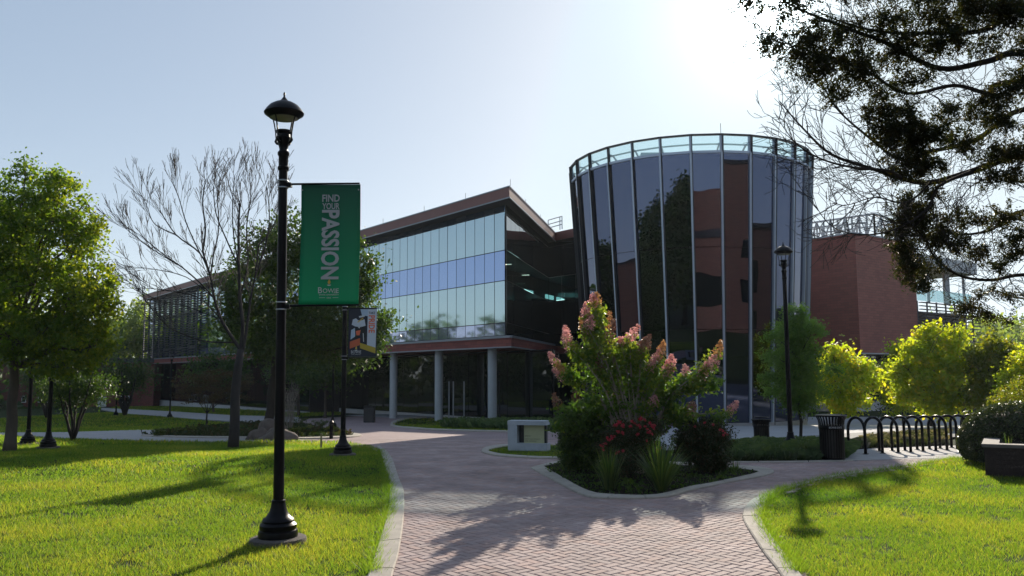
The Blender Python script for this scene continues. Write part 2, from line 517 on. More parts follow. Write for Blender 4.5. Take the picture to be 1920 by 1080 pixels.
class MB:
    def __init__(s):
        s.v = []; s.f = []

    def add(s, vs, fs):
        k = len(s.v)
        s.v += [tuple(v) for v in vs]
        s.f += [tuple(i + k for i in f) for f in fs]
        return s

    def box(s, x0, y0, z0, x1, y1, z1):
        return s.add([(x0, y0, z0), (x1, y0, z0), (x1, y1, z0), (x0, y1, z0), (x0, y0, z1), (x1, y0, z1), (x1, y1, z1), (x0, y1, z1)],
                     [(0, 3, 2, 1), (4, 5, 6, 7), (0, 1, 5, 4), (1, 2, 6, 5), (2, 3, 7, 6), (3, 0, 4, 7)])

    def prism(s, poly, z0, z1):
        """poly: list of (x, y); z0/z1 numbers"""
        a = sum(poly[i][0] * poly[(i + 1) % len(poly)][1] - poly[(i + 1) % len(poly)][0] * poly[i][1] for i in range(len(poly)))
        if a < 0: poly = poly[::-1]
        n = len(poly)
        vs = [(x, y, z0) for x, y in poly] + [(x, y, z1) for x, y in poly]
        fs = [tuple(range(n))[::-1], tuple(range(n, 2 * n))]
        fs += [(i, (i + 1) % n, (i + 1) % n + n, i + n) for i in range(n)]
        return s.add(vs, fs)

    def bar(s, a, b, w, h=None, up=(0, 0, 1)):
        """box of section w x h running from a to b"""
        h = h or w
        a = Vector(a); b = Vector(b)
        d = (b - a).normalized(); u = Vector(up)
        if abs(d.dot(u)) > 0.98: u = Vector((0, 1, 0))
        r = d.cross(u).normalized() * (w / 2); t = r.cross(d).normalized() * (h / 2)
        vs = [a - r - t, a + r - t, a + r + t, a - r + t, b - r - t, b + r - t, b + r + t, b - r + t]
        return s.add(vs, [(0, 1, 2, 3), (7, 6, 5, 4), (0, 4, 5, 1), (1, 5, 6, 2), (2, 6, 7, 3), (3, 7, 4, 0)])

    def lathe(s, prof, c=(0, 0, 0), n=20, cap=True):
        """prof: list of (r, z)"""
        vs = []
        for r, z in prof:
            for i in range(n):
                t = 2 * PI * i / n
                vs.append((c[0] + r * math.cos(t), c[1] + r * math.sin(t), c[2] + z))
        fs = []
        for k in range(len(prof) - 1):
            for i in range(n):
                j = (i + 1) % n
                fs.append((k * n + i, k * n + j, (k + 1) * n + j, (k + 1) * n + i))
        if cap:
            fs.append(tuple(range(n))[::-1])
            fs.append(tuple(range((len(prof) - 1) * n, len(prof) * n)))
        return s.add(vs, fs)

    def tube(s, pts, rad, n=6, cap=True):
        pts = [Vector(p) for p in pts]
        rad = rad if isinstance(rad, (list, tuple, np.ndarray)) else [rad] * len(pts)
        vs = []; fs = []
        u = None
        for i, p in enumerate(pts):
            d = (pts[min(i + 1, len(pts) - 1)] - pts[max(i - 1, 0)])
            d = d.normalized() if d.length > 1e-9 else Vector((0, 0, 1))
            if u is None:
                u = d.orthogonal().normalized()
            u = (u - d * u.dot(d))
            u = u.normalized() if u.length > 1e-6 else d.orthogonal().normalized()
            w = d.cross(u)
            for k in range(n):
                t = 2 * PI * k / n
                vs.append(p + (u * math.cos(t) + w * math.sin(t)) * rad[i])
        for i in range(len(pts) - 1):
            for k in range(n):
                j = (k + 1) % n
                fs.append((i * n + k, i * n + j, (i + 1) * n + j, (i + 1) * n + k))
        if cap:
            fs.append(tuple(range(n))[::-1]); fs.append(tuple(range((len(pts) - 1) * n, len(pts) * n)))
        return s.add(vs, fs)

    def build(s, name, mat, parent=None, smooth=False, autosmooth=False):
        o = mk(name, s.v, s.f, mat, parent, smooth)
        if autosmooth:
            me = o.data
            me.polygons.foreach_set('use_smooth', [True] * len(me.polygons))
            bm = bmesh.new(); bm.from_mesh(me)
            for e in bm.edges:
                if len(e.link_faces) == 2 and e.calc_face_angle(0) > 0.6:
                    e.smooth = False
            bm.to_mesh(me); bm.free()
        return o


def copy_tree(o, parent=None):
    c = o.copy(); C.objects.link(c); c.parent = parent
    for ch in _KIDS.get(o.name, []):
        d = copy_tree(ch, c)
        _KIDS.setdefault(c.name, []).append(d)
    return c


def catmull(pts, n=6, closed=False):
    pts = [Vector(p) for p in pts]
    out = []
    N = len(pts)
    rng = range(N) if closed else range(N - 1)
    for i in rng:
        if closed:
            p0, p1, p2, p3 = pts[(i - 1) % N], pts[i], pts[(i + 1) % N], pts[(i + 2) % N]
        else:
            p0, p1, p2, p3 = pts[max(i - 1, 0)], pts[i], pts[i + 1], pts[min(i + 2, N - 1)]
        for k in range(n):
            t = k / n
            out.append(0.5 * ((2 * p1) + (p2 - p0) * t + (2 * p0 - 5 * p1 + 4 * p2 - p3) * t * t + (3 * p1 - p0 - 3 * p2 + p3) * t ** 3))
    if not closed: out.append(pts[-1])
    return out


def inpoly(P, x, y):
    c = False; n = len(P); j = n - 1
    for i in range(n):
        xi, yi = P[i][0], P[i][1]; xj, yj = P[j][0], P[j][1]
        if ((yi > y) != (yj > y)) and (x < (xj - xi) * (y - yi) / (yj - yi) + xi): c = not c
        j = i
    return c


def inpoly_np(P, X, Y):
    c = np.zeros(len(X), bool); n = len(P); j = n - 1
    for i in range(n):
        xi, yi = P[i][0], P[i][1]; xj, yj = P[j][0], P[j][1]
        if yi != yj:
            k = ((yi > Y) != (yj > Y)) & (X < (xj - xi) * (Y - yi) / (yj - yi) + xi)
            c ^= k
        j = i
    return c


def gxy(pts):
    """image points on the ground -> list of (x, y)"""
    return [(p.x, p.y) for p in (gp(a, b) for a, b in pts)]


def gznp(Y):
    return np.interp(Y, GY, GZ)


def sheet(name, poly, off, mat, skirt=0.0, kind='structure', parent=None):
    """a sheet that follows the ground, off above it; skirt gives it an edge"""
    bm = bmesh.new()
    vs = [bm.verts.new((x, y, 0)) for x, y in poly]
    f = bm.faces.new(vs)
    bmesh.ops.triangulate(bm, faces=[f], ngon_method='EAR_CLIP')
    for yb in GY[1:-1]:
        bmesh.ops.bisect_plane(bm, geom=bm.verts[:] + bm.edges[:] + bm.faces[:], plane_co=(0, yb, 0), plane_no=(0, 1, 0))
    for v in bm.verts: v.co.z = gz(v.co.y) + off
    bm.normal_update()
    for f in bm.faces:
        if f.normal.z < 0: f.normal_flip()
    if skirt > 0:
        be = [e for e in bm.edges if e.is_boundary]
        r = bmesh.ops.extrude_edge_only(bm, edges=be)
        for v in r['geom']:
            if isinstance(v, bmesh.types.BMVert): v.co.z -= skirt
    me = bpy.data.meshes.new(name); bm.to_mesh(me); bm.free()
    me.materials.append(MATS[mat])
    o = link(name, me, parent)
    if parent is None: tag(o, kind=kind)
    return o


def kerb(name, outer, inner, nseg, top=0.035, mat='kerb_concrete', nn=6, label=None):
    """outer/inner: matching image polylines; the kerb is laid as separate stones"""
    A = [Vector((p.x, p.y, 0)) for p in (gp(*q) for q in outer)]
    B = [Vector((p.x, p.y, 0)) for p in (gp(*q) for q in inner)]
    return kerb_w(name, A, B, nseg, top, mat, nn, label)


def kerb_w(name, A, B, nseg, top=0.035, mat='kerb_concrete', nn=6, label=None):
    A = catmull(A, nn); B = catmull(B, nn)
    root = empty(name, (A[0].x, A[0].y, gz(A[0].y)), kind='structure')
    if label: root['label'] = label
    n = len(A) - 1
    cuts = [round(i * n / nseg) for i in range(nseg + 1)]
    for a, b in zip(cuts[:-1], cuts[1:]):
        if b <= a: continue
        PA = [A[i].copy() for i in range(a, b + 1)]; PB = [B[i].copy() for i in range(a, b + 1)]
        g = 0.006
        for P in (PA, PB):
            d0 = (P[1] - P[0]); d1 = (P[-1] - P[-2])
            if d0.length > 0.02: P[0] += d0.normalized() * g
            if d1.length > 0.02: P[-1] -= d1.normalized() * g
        vs = []
        jit = random.uniform(-0.003, 0.003)
        for p, q in zip(PA, PB):
            w = (q - p); wl_ = max(w.length, 1e-4); w = w / wl_
            e = min(0.012, wl_ * 0.2)
            for r, dz in ((p, -0.12), (p, top - 0.010), (p + w * e, top), (q - w * e, top), (q, top - 0.010), (q, -0.12)):
                vs.append((r.x, r.y, gz(r.y) + dz + (jit if dz > 0 else 0)))
        fs = []
        m = len(PA)
        for i in range(m - 1):
            for k in range(5):
                fs.append((i * 6 + k, i * 6 + k + 1, (i + 1) * 6 + k + 1, (i + 1) * 6 + k))
        fs.append((0, 1, 2, 3, 4, 5)); e0 = (m - 1) * 6
        fs.append((e0 + 5, e0 + 4, e0 + 3, e0 + 2, e0 + 1, e0))
        o = mk('kerb_stone', vs, fs, mat, root)
        bm = bmesh.new(); bm.from_mesh(o.data); bmesh.ops.recalc_face_normals(bm, faces=bm.faces[:]); bm.to_mesh(o.data); bm.free()
    return root


# ------------------------------------------------------------------ foliage helpers
def unit(v):
    return v / np.maximum(np.linalg.norm(v, axis=1, keepdims=True), 1e-9)


def leaf_arrays(P, size, aspect=0.6, up=0.4, jitter=0.35, fold=0.25, dirs=None):
    n = len(P)
    s = size * (1 + RNG.uniform(-jitter, jitter, n))[:, None]
    d = unit(RNG.normal(size=(n, 3)) + (np.array([0, 0, -0.3]) if dirs is None else dirs))
    nn = unit(RNG.normal(size=(n, 3)) + np.array([0, 0, up * 3]))
    w = unit(np.cross(d, nn)); nn = np.cross(w, d)
    base = P - d * s * 0.5
    v = np.empty((n, 4, 3))
    v[:, 0] = base
    v[:, 1] = base + d * s * 0.5 + w * s * aspect * 0.5 + nn * s * fold * 0.3
    v[:, 2] = base + d * s
    v[:, 3] = base + d * s * 0.5 - w * s * aspect * 0.5 + nn * s * fold * 0.3
    f = np.arange(n * 4).reshape(n, 4)
    return v.reshape(-1, 3), f


def leaves(name, P, size, mat, parent, aspect=0.6, up=0.4, tint=None, dirs=None, fold=0.25):
    v, f = leaf_arrays(P, size, aspect, up, dirs=dirs, fold=fold)
    if tint is None: tint = RNG.random(len(P))
    o = mk(name, v, f, mat, parent, tint=np.clip(tint, 0, 1))
    return o


def sample_blobs(blobs, nclump, per, spread, shell=0.55, flat=0.8):
    """blobs: (cx,cy,cz, rx,ry,rz); clumps sit in the outer part of each; returns clump centres, leaf points, clump ids"""
    cs = []
    vols = np.array([(b[3] * b[4] * b[5]) ** (2 / 3) for b in blobs]); vols /= vols.sum()
    for b, w in zip(blobs, vols):
        n = max(3, int(nclump * w))
        d = unit(RNG.normal(size=(n, 3)))
        r = shell + (1.02 - shell) * RNG.random(n) ** 0.7
        cs.append(np.array(b[:3]) + d * r[:, None] * np.array(b[3:6]))
    Cc = np.concatenate(cs)
    m = len(Cc)
    k = np.maximum(4, RNG.poisson(per, m))
    ids = np.repeat(np.arange(m), k)
    sp = spread * RNG.uniform(0.6, 1.35, m)
    off = RNG.normal(size=(len(ids), 3)) * sp[ids][:, None] * np.array([1, 1, flat])
    return Cc, Cc[ids] + off, ids


def blob(px, py, rx, ry, Y, ky=1.0):
    c = at(px, py, Y)
    return (c.x, c.y, c.z, rx * pxm(Y), rx * pxm(Y) * ky, ry * pxm(Y))


def wob_line(a, b, n, amp, sag=0.0):
    a = Vector(a); b = Vector(b); L = (b - a).length
    out = []
    for i in range(n + 1):
        t = i / n
        p = a.lerp(b, t)
        e = math.sin(t * PI)
        p = p + Vector((random.uniform(-1, 1), random.uniform(-1, 1), random.uniform(-1, 1))) * amp * L * e
        p.z += sag * L * e
        out.append(p)
    return out


def tree(name, base, blobs, trunk_r, fork, leafm, size, nclump, per, spread, label, cat='tree', group=None, bark='trunk',
         shell=0.5, aspect=0.65, trunk_pts=None, twigs=True, up=0.4, flat=0.8, tintshift=None, crown='crown'):
    base = Vector(base)
    root = empty(name, base, label, cat, group)
    m = MB()
    fork = Vector(fork)
    tp = trunk_pts or wob_line(base - Vector((0, 0, 0.1)), fork, 6, 0.015)
    tr = [trunk_r * (1.35 if i == 0 else 1.1 - 0.45 * i / (len(tp) - 1)) for i in range(len(tp))]
    m.tube(tp, tr, 10)
    limbs = []
    for b in blobs:
        c = Vector(b[:3])
        st = tp[-1] if c.z > fork.z + 0.3 else tp[max(1, len(tp) - 2)]
        ln = wob_line(st, c, 6, 0.05, 0.03)
        rr = trunk_r * 0.42
        m.tube(ln, [rr * (1 - 0.75 * i / 6) for i in range(7)], 6)
        limbs.append(ln)
    m.build('trunk', bark, root, smooth=True)
    Cc, P, ids = sample_blobs(blobs, nclump, per, spread, shell, flat)
    if twigs:
        tw = MB()
        allp = [p for ln in limbs for p in ln[2:]]
        A = np.array([tuple(p) for p in allp])
        for c in Cc[::2]:
            i = int(np.argmin(((A - c) ** 2).sum(1)))
            ln = wob_line(allp[i], Vector(c), 3, 0.06, 0.04)
            tw.tube(ln, [trunk_r * 0.13, trunk_r * 0.09, trunk_r * 0.06, trunk_r * 0.03], 4, cap=False)
        tw.build('twigs', bark, root)
    ct = RNG.random(len(Cc))
    tint = 0.55 * ct[ids] + 0.45 * RNG.random(len(P))
    if tintshift is not None: tint = tint * 0.8 + tintshift(P)
    o = leaves(crown, P, size, leafm, root, aspect=aspect, up=up, tint=tint)
    return root


# =================================================================== THE GROUND
big = [(-900, -300), (900, -300), (900, 1400), (-900, 1400)]
sheet('ground', big, -0.05, 'soil')

# paved area: everything between the lawns and the buildings
PAVE = gxy([(690, 1079), (700, 1040), (715, 990), (728, 950), (728, 905), (718, 860), (700, 840), (560, 829), (400, 829), (400, 822), (540, 820), (650, 814),
            (560, 792), (560, 786), (640, 782), (700, 779), (760, 781), (860, 779), (1000, 790), (1062, 812), (1062, 835), (1040, 862), (1110, 866), (1370, 868),
            (1590, 866), (1810, 851), (1810, 862), (1740, 872), (1650, 886), (1560, 899), (1490, 920), (1440, 940), (1436, 975), (1470, 1035), (1505, 1079)])
near = [(PAVE[0][0] - 0.05, 4.0)] + PAVE + [(PAVE[-1][0] + 0.3, 4.0)]
PAVE = [(-1.2, -12.0), (-1.2, 4.0)] + PAVE + [(3.4, 4.0), (5.0, -12.0)]
path = sheet('brick_path', PAVE, -0.022, 'sand_joint')
farp = [p for p in gxy([(560, 829), (400, 829), (400, 822), (540, 820), (650, 814), (560, 792), (560, 786), (640, 782), (700, 779), (760, 781), (860, 779), (1000, 790), (1062, 812), (1062, 836), (1000, 838), (860, 838), (700, 838)])]
sheet('paving', farp, 0.012, 'paver_far')

# herringbone pavers
HA = math.radians(-49)
W = 0.086
ca, sa = math.cos(HA), math.sin(HA)
g = 0.0035
cells = []
for i in range(-390, 391):
    for j in range(-390, 391):
        m4 = (i - j) % 4
        if m4 == 0: x0, y0, x1, y1 = i, j, i + 2, j + 1
        elif m4 == 3: x0, y0, x1, y1 = i, j, i + 1, j + 2
        else: continue
        cx = (x0 + x1) / 2 * W; cy = (y0 + y1) / 2 * W
        cells.append((cx, cy, (x1 - x0) * W, (y1 - y0) * W))
cells = np.array(cells)
wx = cells[:, 0] * ca - cells[:, 1] * sa + 2.0
wy = cells[:, 0] * sa + cells[:, 1] * ca + 14.0
hor = cells[:, 2] > cells[:, 3]
ok = (wy > 5.2) & (wy < 24.5) & inpoly_np(PAVE, wx, wy)
wx, wy, hor = wx[ok], wy[ok], hor[ok]
order = np.argsort(wy + 0.0 * wx)
wx, wy, hor = wx[order], wy[order], hor[order]


def paver_geom(hw, hh, tilt=(0, 0), dz=0.0):
    e = 0.005; T = 0.014
    vs = []
    for (ax, ay, az) in ((hw, hh, -0.03), (hw, hh, T - 0.004), (hw - e, hh - e, T)):
        for sx, sy in ((-1, -1), (1, -1), (1, 1), (-1, 1)):
            x = sx * ax; y = sy * ay
            vs.append((x, y, az + (tilt[0] * x + tilt[1] * y + dz if az > 0 else 0)))
    fs = [(8, 9, 10, 11)]
    for k in (0, 4):
        for q in range(4):
            r = (q + 1) % 4
            fs.append((k + q, k + r, k + 4 + r, k + 4 + q))
    return vs, fs


def rot(vs, a):
    c_, s_ = math.cos(a), math.sin(a)
    return [(x * c_ - y * s_, x * s_ + y * c_, z) for x, y, z in vs]


# those that show largest: separate pavers
vis = []
for k in range(len(wx)):
    u = wx[k] / wy[k] * F + 960
    if -20 < u < 1940 and wy[k] > 6.3: vis.append(k)
    if len(vis) >= 295: break
vset = set(vis)
pm = []
for v in range(3):
    vs, fs = paver_geom(W - g, W / 2 - g, (random.uniform(-.01, .01), random.uniform(-.02, .02)), random.uniform(-0.0015, 0.0015))
    me = bpy.data.meshes.new('paver'); me.from_pydata(vs, [], fs); me.materials.append(MATS['paver'])
    pm.append(me)
for k in vis:
    o = link('paver', pm[random.randrange(3)], path)
    o.location = (wx[k], wy[k], 0); o.rotation_euler = (0, 0, HA + (0 if hor[k] else PI / 2) + (PI if random.random() < 0.5 else 0))
vs_all = []; fs_all = []; ti = []
base0 = []
for k in range(len(wx)):
    if k in vset: continue
    vs, fs = paver_geom(W - g, W / 2 - g, (random.uniform(-.01, .01), random.uniform(-.02, .02)), random.uniform(-0.0015, 0.0015))
    vs = rot(vs, HA + (0 if hor[k] else PI / 2))
    n0 = len(vs_all)
    z0 = gz(wy[k])
    vs_all += [(x + wx[k], y + wy[k], z + z0) for x, y, z in vs]
    fs_all += [tuple(q + n0 for q in f) for f in fs]
    ti += [random.random()] * len(fs)
o = mk('pavers', vs_all, fs_all, 'paver', path, tint=ti)
tag(o, kind='stuff')

# lawns (soil sheets with real blades on them)
LAWN_L = gxy([(713, 846), (720, 872), (726, 902), (731, 924), (731, 958), (718, 985), (702, 1047), (694, 1079)])
LAWN_L = [tuple(p)[:2] for p in catmull([Vector((x, y, 0)) for x, y in LAWN_L], 5)]
lawn_l = LAWN_L + [(-1.05, 5.0), (-1.0, -6.0), (-60, -6.0)] + [(-60, 18.4)] + gxy([(0, 817), (95, 822), (200, 826), (300, 829), (408, 830), (540, 828), (640, 829), (695, 836)])
sheet('lawn', lawn_l, 0.0, 'soil', 0.1)
rg = [(1797, 861), (1739, 870), (1651, 884), (1564, 896), (1485, 917), (1456, 928), (1439, 940), (1430, 963), (1430, 981), (1447, 1010), (1476, 1048), (1498, 1079)]
LAWN_R = [tuple(p)[:2] for p in catmull([Vector((x, y, 0)) for x, y in gxy(rg)], 5)]
lawn_r = LAWN_R + [(3.3, 5.0), (5.2, -6.0), (60, -6.0), (60, 14.5)] + gxy([(1919, 850)])
lawn_r = [q for q in lawn_r]
sheet('lawn', lawn_r, 0.0, 'soil', 0.1)
# second lawn beyond the concrete walk
LAWN_B = gxy([(0, 812), (120, 811), (264, 807), (330, 808), (375, 799), (440, 794), (330, 784), (240, 777), (205, 773), (150, 776), (0, 785)])
sheet('lawn', LAWN_B, 0.0, 'soil', 0.1)
LAWN_C = gxy([(205, 766), (330, 772), (440, 779), (560, 782), (640, 778), (640, 772), (480, 768), (330, 762), (270, 762), (215, 763)])
sheet('lawn', LAWN_C, 0.0, 'soil', 0.1)
ISL = gxy([(736, 797), (742, 791), (760, 786), (830, 784), (960, 790), (1062, 800), (1062, 812), (950, 809), (850, 807), (790, 804), (755, 801)])
sheet('lawn', ISL, 0.02, 'soil', 0.1)
SGL = gxy([(916, 848), (925, 843), (950, 838), (1062, 836), (1100, 850), (1070, 861), (1000, 859), (940, 855)])
sheet('lawn', SGL, 0.02, 'soil', 0.1)

# concrete walks
WALK1 = gxy([(-400, 812), (0, 811.5), (120, 811), (264, 806), (300, 805), (330, 809), (264, 817), (300, 820), (408, 820), (545, 823), (545, 828), (408, 829), (300, 828), (200, 825), (95, 821), (0, 817), (-400, 815)])
sheet('footpath', WALK1, 0.016, 'concrete', 0.1)
WALK2 = gxy([(190, 765), (205, 765), (330, 772), (440, 779), (560, 782), (560, 791), (480, 791), (440, 790), (330, 783), (240, 776), (190, 768)])
sheet('footpath', WALK2, 0.016, 'concrete', 0.1)
# pale plaza round the tower and the darker grey strip along its near edge
PLZ = gxy([(1062, 835), (1062, 810), (1100, 796), (1300, 790), (1500, 782), (1920, 781), (2300, 783), (2300, 800), (1920, 806), (1720, 812), (1600, 822), (1380, 838), (1110, 846)])
sheet('plaza', PLZ, 0.010, 'plaza_concrete')
STRIP = gxy([(1240, 846), (1240, 836), (1440, 822), (1610, 812), (1760, 803), (1920, 797), (2300, 792), (2300, 815), (1920, 812), (1760, 822), (1600, 836), (1440, 840)])
sheet('dark_strip', STRIP, 0.016, 'strip_grey')
PAD = gxy([(1585, 866), (1586, 846), (1640, 842), (1815, 836), (1830, 848), (1800, 862), (1700, 862)])
sheet('concrete_pad', PAD, 0.020, 'concrete', 0.05)
# wing apron
AP = gxy([(640, 779), (700, 777), (860, 776), (1000, 783), (1070, 790), (1070, 800), (960, 790), (830, 783), (760, 785)])
sheet('apron', AP, 0.018, 'plaza_concrete')

# planting beds
BED_IN = [(1020, 877), (1055, 899), (1105, 925), (1155, 932), (1230, 932), (1292, 917), (1355, 905), (1417, 890), (1405, 884), (1330, 878), (1200, 872), (1080, 868)]
BED_OUT = [(995, 880), (1042, 906), (1092, 931), (1140, 938), (1245, 936), (1300, 922), (1360, 909), (1447, 891), (1430, 880), (1330, 873), (1200, 867), (1070, 864)]
bedc = catmull([Vector((x, y, 0)) for x, y in gxy(BED_IN)], 4, closed=True)
BEDW = [(p.x, p.y) for p in bedc]
sheet('mulch_bed', BEDW, 0.03, 'mulch', 0.1)
kerb_w('kerb', [Vector((x, y, 0)) for x, y in gxy(BED_OUT + BED_OUT[:1])], [Vector((x, y, 0)) for x, y in gxy(BED_IN + BED_IN[:1])], 16, top=0.04)
kerb('kerb', [(726, 1130), (737, 1079), (748, 1038), (757, 974), (757, 924), (748, 899), (737, 866), (726, 849), (712, 838)],
     [(675, 1130), (691, 1079), (702, 1047), (725, 972), (731, 924), (729, 895), (720, 872), (713, 847), (706, 839)], 7)
kerb('kerb', [(1490, 1130), (1462, 1079), (1433, 1042), (1412, 1010), (1395, 981), (1393, 966), (1404, 946), (1424, 934), (1470, 919), (1564, 894), (1651, 882)],
     [(1535, 1130), (1500, 1079), (1476, 1048), (1447, 1010), (1430, 981), (1430, 963), (1439, 940), (1456, 928), (1485, 918), (1566, 896.5), (1653, 884)], 9)
kerb('kerb', [(1062, 862), (1000, 861.5), (940, 858), (912, 853), (903, 848), (912, 841), (940, 836.5), (1000, 835)],
     [(1062, 860), (1000, 859), (945, 855), (925, 851.5), (916, 848), (924, 844), (950, 839), (1000, 837)], 6, top=0.045)
kerb('kerb', [(1062, 814), (950, 811.5), (850, 809), (785, 806), (745, 802), (732, 797), (740, 789.5), (762, 784), (800, 782)],
     [(1062, 812), (950, 809.5), (850, 807), (790, 804), (755, 801), (740, 797), (748, 791), (768, 786), (800, 784)], 8, top=0.05)
kerb('kerb', [(264, 818.5), (330, 821.5), (440, 823), (545, 824.5), (630, 823), (678, 818), (650, 811), (610, 805)],
     [(270, 817), (330, 819.5), (440, 821), (545, 822.5), (620, 821), (662, 817.5), (640, 813), (600, 807)], 8, top=0.05)
kerb('kerb', [(1360, 869.5), (1460, 869), (1564, 867.5), (1600, 866)], [(1360, 867.5), (1460, 867), (1564, 865.5), (1600, 864)], 4, top=0.03)
BED2 = gxy([(264, 817), (330, 820), (440, 821.5), (545, 822.5), (620, 821), (663, 817), (640, 812), (600, 806), (560, 797), (480, 793), (440, 795), (400, 803), (330, 810)])
sheet('mulch_bed', BED2, 0.02, 'mulch', 0.1)
COVER = gxy([(1362, 866), (1460, 866), (1560, 864), (1588, 861), (1588, 843), (1500, 838), (1380, 842)])
sheet('planting_bed', COVER, 0.012, 'mulch', 0.05)
COVER2 = gxy([(1600, 843), (1700, 839), (1770, 834), (1770, 815), (1700, 820), (1620, 828)])
sheet('planting_bed', COVER2, 0.024, 'mulch', 0.05)


# blades of grass
def grass(name, polys, bands, label):
    Vs = []; Fs = []; T = []
    n0 = 0
    for poly in polys:
        xs = [p[0] for p in poly]; ys = [p[1] for p in poly]
        for (ya, yb, dens, h, w) in bands:
            y0 = max(min(ys), ya); y1 = min(max(ys), yb)
            if y1 <= y0: continue
            x0 = max(min(xs), -0.68 * y1 - 4); x1 = min(max(xs), 0.68 * y1 + 4)
            n = int((x1 - x0) * (y1 - y0) * dens)
            X = RNG.uniform(x0, x1, n); Y = RNG.uniform(y0, y1, n)
            k = inpoly_np(poly, X, Y) & ((np.abs(X) < 0.66 * Y + 0.2) | ((np.abs(X) < 0.66 * Y + 4) & (RNG.random(n) < .45)))
            X, Y = X[k], Y[k]
            if len(X) == 0: continue
            fn = np.array([noise.noise((x * 3.1, y * 3.1, 9.0)) + .5 * noise.noise((x * 9, y * 9, 2.0)) for x, y in zip(X, Y)])
            k = RNG.random(len(X)) > np.clip((fn - .18) * 2.0, 0, .75)
            X, Y = X[k], Y[k]; n = len(X)
            # patchy height and hue
            pn = np.array([noise.noise((x * 0.8, y * 0.8, 0)) for x, y in zip(X[::8], Y[::8])])
            pn = np.repeat(pn, 8)[:n] if len(pn) * 8 >= n else np.resize(pn, n)
            pn = np.array([noise.noise((x * 0.7, y * 0.7, 3.1)) for x, y in zip(X, Y)]) if n < 260000 else pn
            H = h * (1 + 0.5 * RNG.uniform(-1, 1, n)) * (1 + 0.5 * pn)
            a = RNG.uniform(0, 2 * PI, n); Wd = w * RNG.uniform(0.7, 1.3, n)
            lean = RNG.uniform(0.1, 1.1, n); la = RNG.uniform(0, 2 * PI, n)
            Z = gznp(Y)
            v = np.empty((n, 3, 3))
            v[:, 0] = np.stack([X - np.cos(a) * Wd / 2, Y - np.sin(a) * Wd / 2, Z], 1)
            v[:, 1] = np.stack([X + np.cos(a) * Wd / 2, Y + np.sin(a) * Wd / 2, Z], 1)
            v[:, 2] = np.stack([X + np.cos(la) * H * lean, Y + np.sin(la) * H * lean, Z + H], 1)
            Vs.append(v.reshape(-1, 3)); Fs.append(np.arange(n * 3).reshape(n, 3) + n0); n0 += n * 3
            T.append(np.clip(0.42 + 0.6 * pn + RNG.normal(0, 0.26, n) + (RNG.random(n) < .05) * .5, 0, 1))
    o = mk(name, np.concatenate(Vs), np.concatenate(Fs), 'blade', tint=np.concatenate(T))
    tag(o, label, 'grass', kind='stuff')
    return o


BN = [(5.0, 9.5, 7600, 0.032, 0.004), (9.5, 13.5, 3600, 0.036, 0.006), (13.5, 22, 1300, 0.045, 0.012), (22, 40, 260, 0.07, 0.03), (40, 100, 60, 0.08, 0.06)]
grass('grass', [lawn_l], BN, 'short mown grass of the sunlit lawn around the nearest lamp post')
grass('grass', [lawn_r], BN, 'short bright grass of the lawn beside the round hedge')
grass('grass', [LAWN_B, LAWN_C], BN, 'shaded grass beyond the concrete footpath')
grass('grass', [ISL, SGL], BN, 'grass of the small kerbed islands before the glass building')


def fringe(name, line, n, h, label):
    """longer unmown blades along an edge"""
    P = [Vector((x, y, 0)) for x, y in line]
    idx = RNG.integers(0, len(P) - 1, n); t = RNG.random(n)
    A = np.array([tuple(p) for p in P])
    Q = A[idx] * (1 - t)[:, None] + A[idx + 1] * t[:, None]
    X = Q[:, 0] + RNG.normal(0, 0.04, n); Y = Q[:, 1] + RNG.normal(0, 0.04, n)
    H = h * RNG.uniform(0.4, 1.3, n); a = RNG.uniform(0, 2 * PI, n); Z = gznp(Y); w = 0.008
    lean = RNG.uniform(0.3, 1.2, n); la = RNG.uniform(0, 2 * PI, n)
    v = np.empty((n, 3, 3))
    v[:, 0] = np.stack([X - np.cos(a) * w / 2, Y - np.sin(a) * w / 2, Z], 1)
    v[:, 1] = np.stack([X + np.cos(a) * w / 2, Y + np.sin(a) * w / 2, Z], 1)
    v[:, 2] = np.stack([X + np.cos(la) * H * lean, Y + np.sin(la) * H * lean, Z + H], 1)
    o = mk(name, v.reshape(-1, 3), np.arange(n * 3).reshape(n, 3), 'blade', tint=RNG.uniform(0.1, 0.7, n))
    tag(o, label, 'grass', kind='stuff')


fringe('grass_fringe', LAWN_L, 4500, 0.08, 'longer grass growing over the kerb of the lamp post lawn')
fringe('grass_fringe', LAWN_R, 5000, 0.09, 'longer grass growing over the kerb of the hedge lawn')

def lampmat():
    m, n, l = _nt('lit_strip'); b = n['Principled BSDF']
    b.inputs['Emission Color'].default_value = (1, 0.9, 0.75, 1); b.inputs['Emission Strength'].default_value = 2.0
    MATS['lit_strip'] = m
    m, n, l = _nt('far_window'); b = n['Principled BSDF']
    b.inputs['Base Color'].default_value = (0.1, 0.16, 0.16, 1)
    b.inputs['Emission Color'].default_value = (.45, .8, .8, 1); b.inputs['Emission Strength'].default_value = 1.3
    MATS['far_window'] = m


lampmat()
pmat('interior', (0.02, 0.022, 0.024), 0.8)
clearmat('view_glass', (0.45, 0.58, 0.58), 0.08)
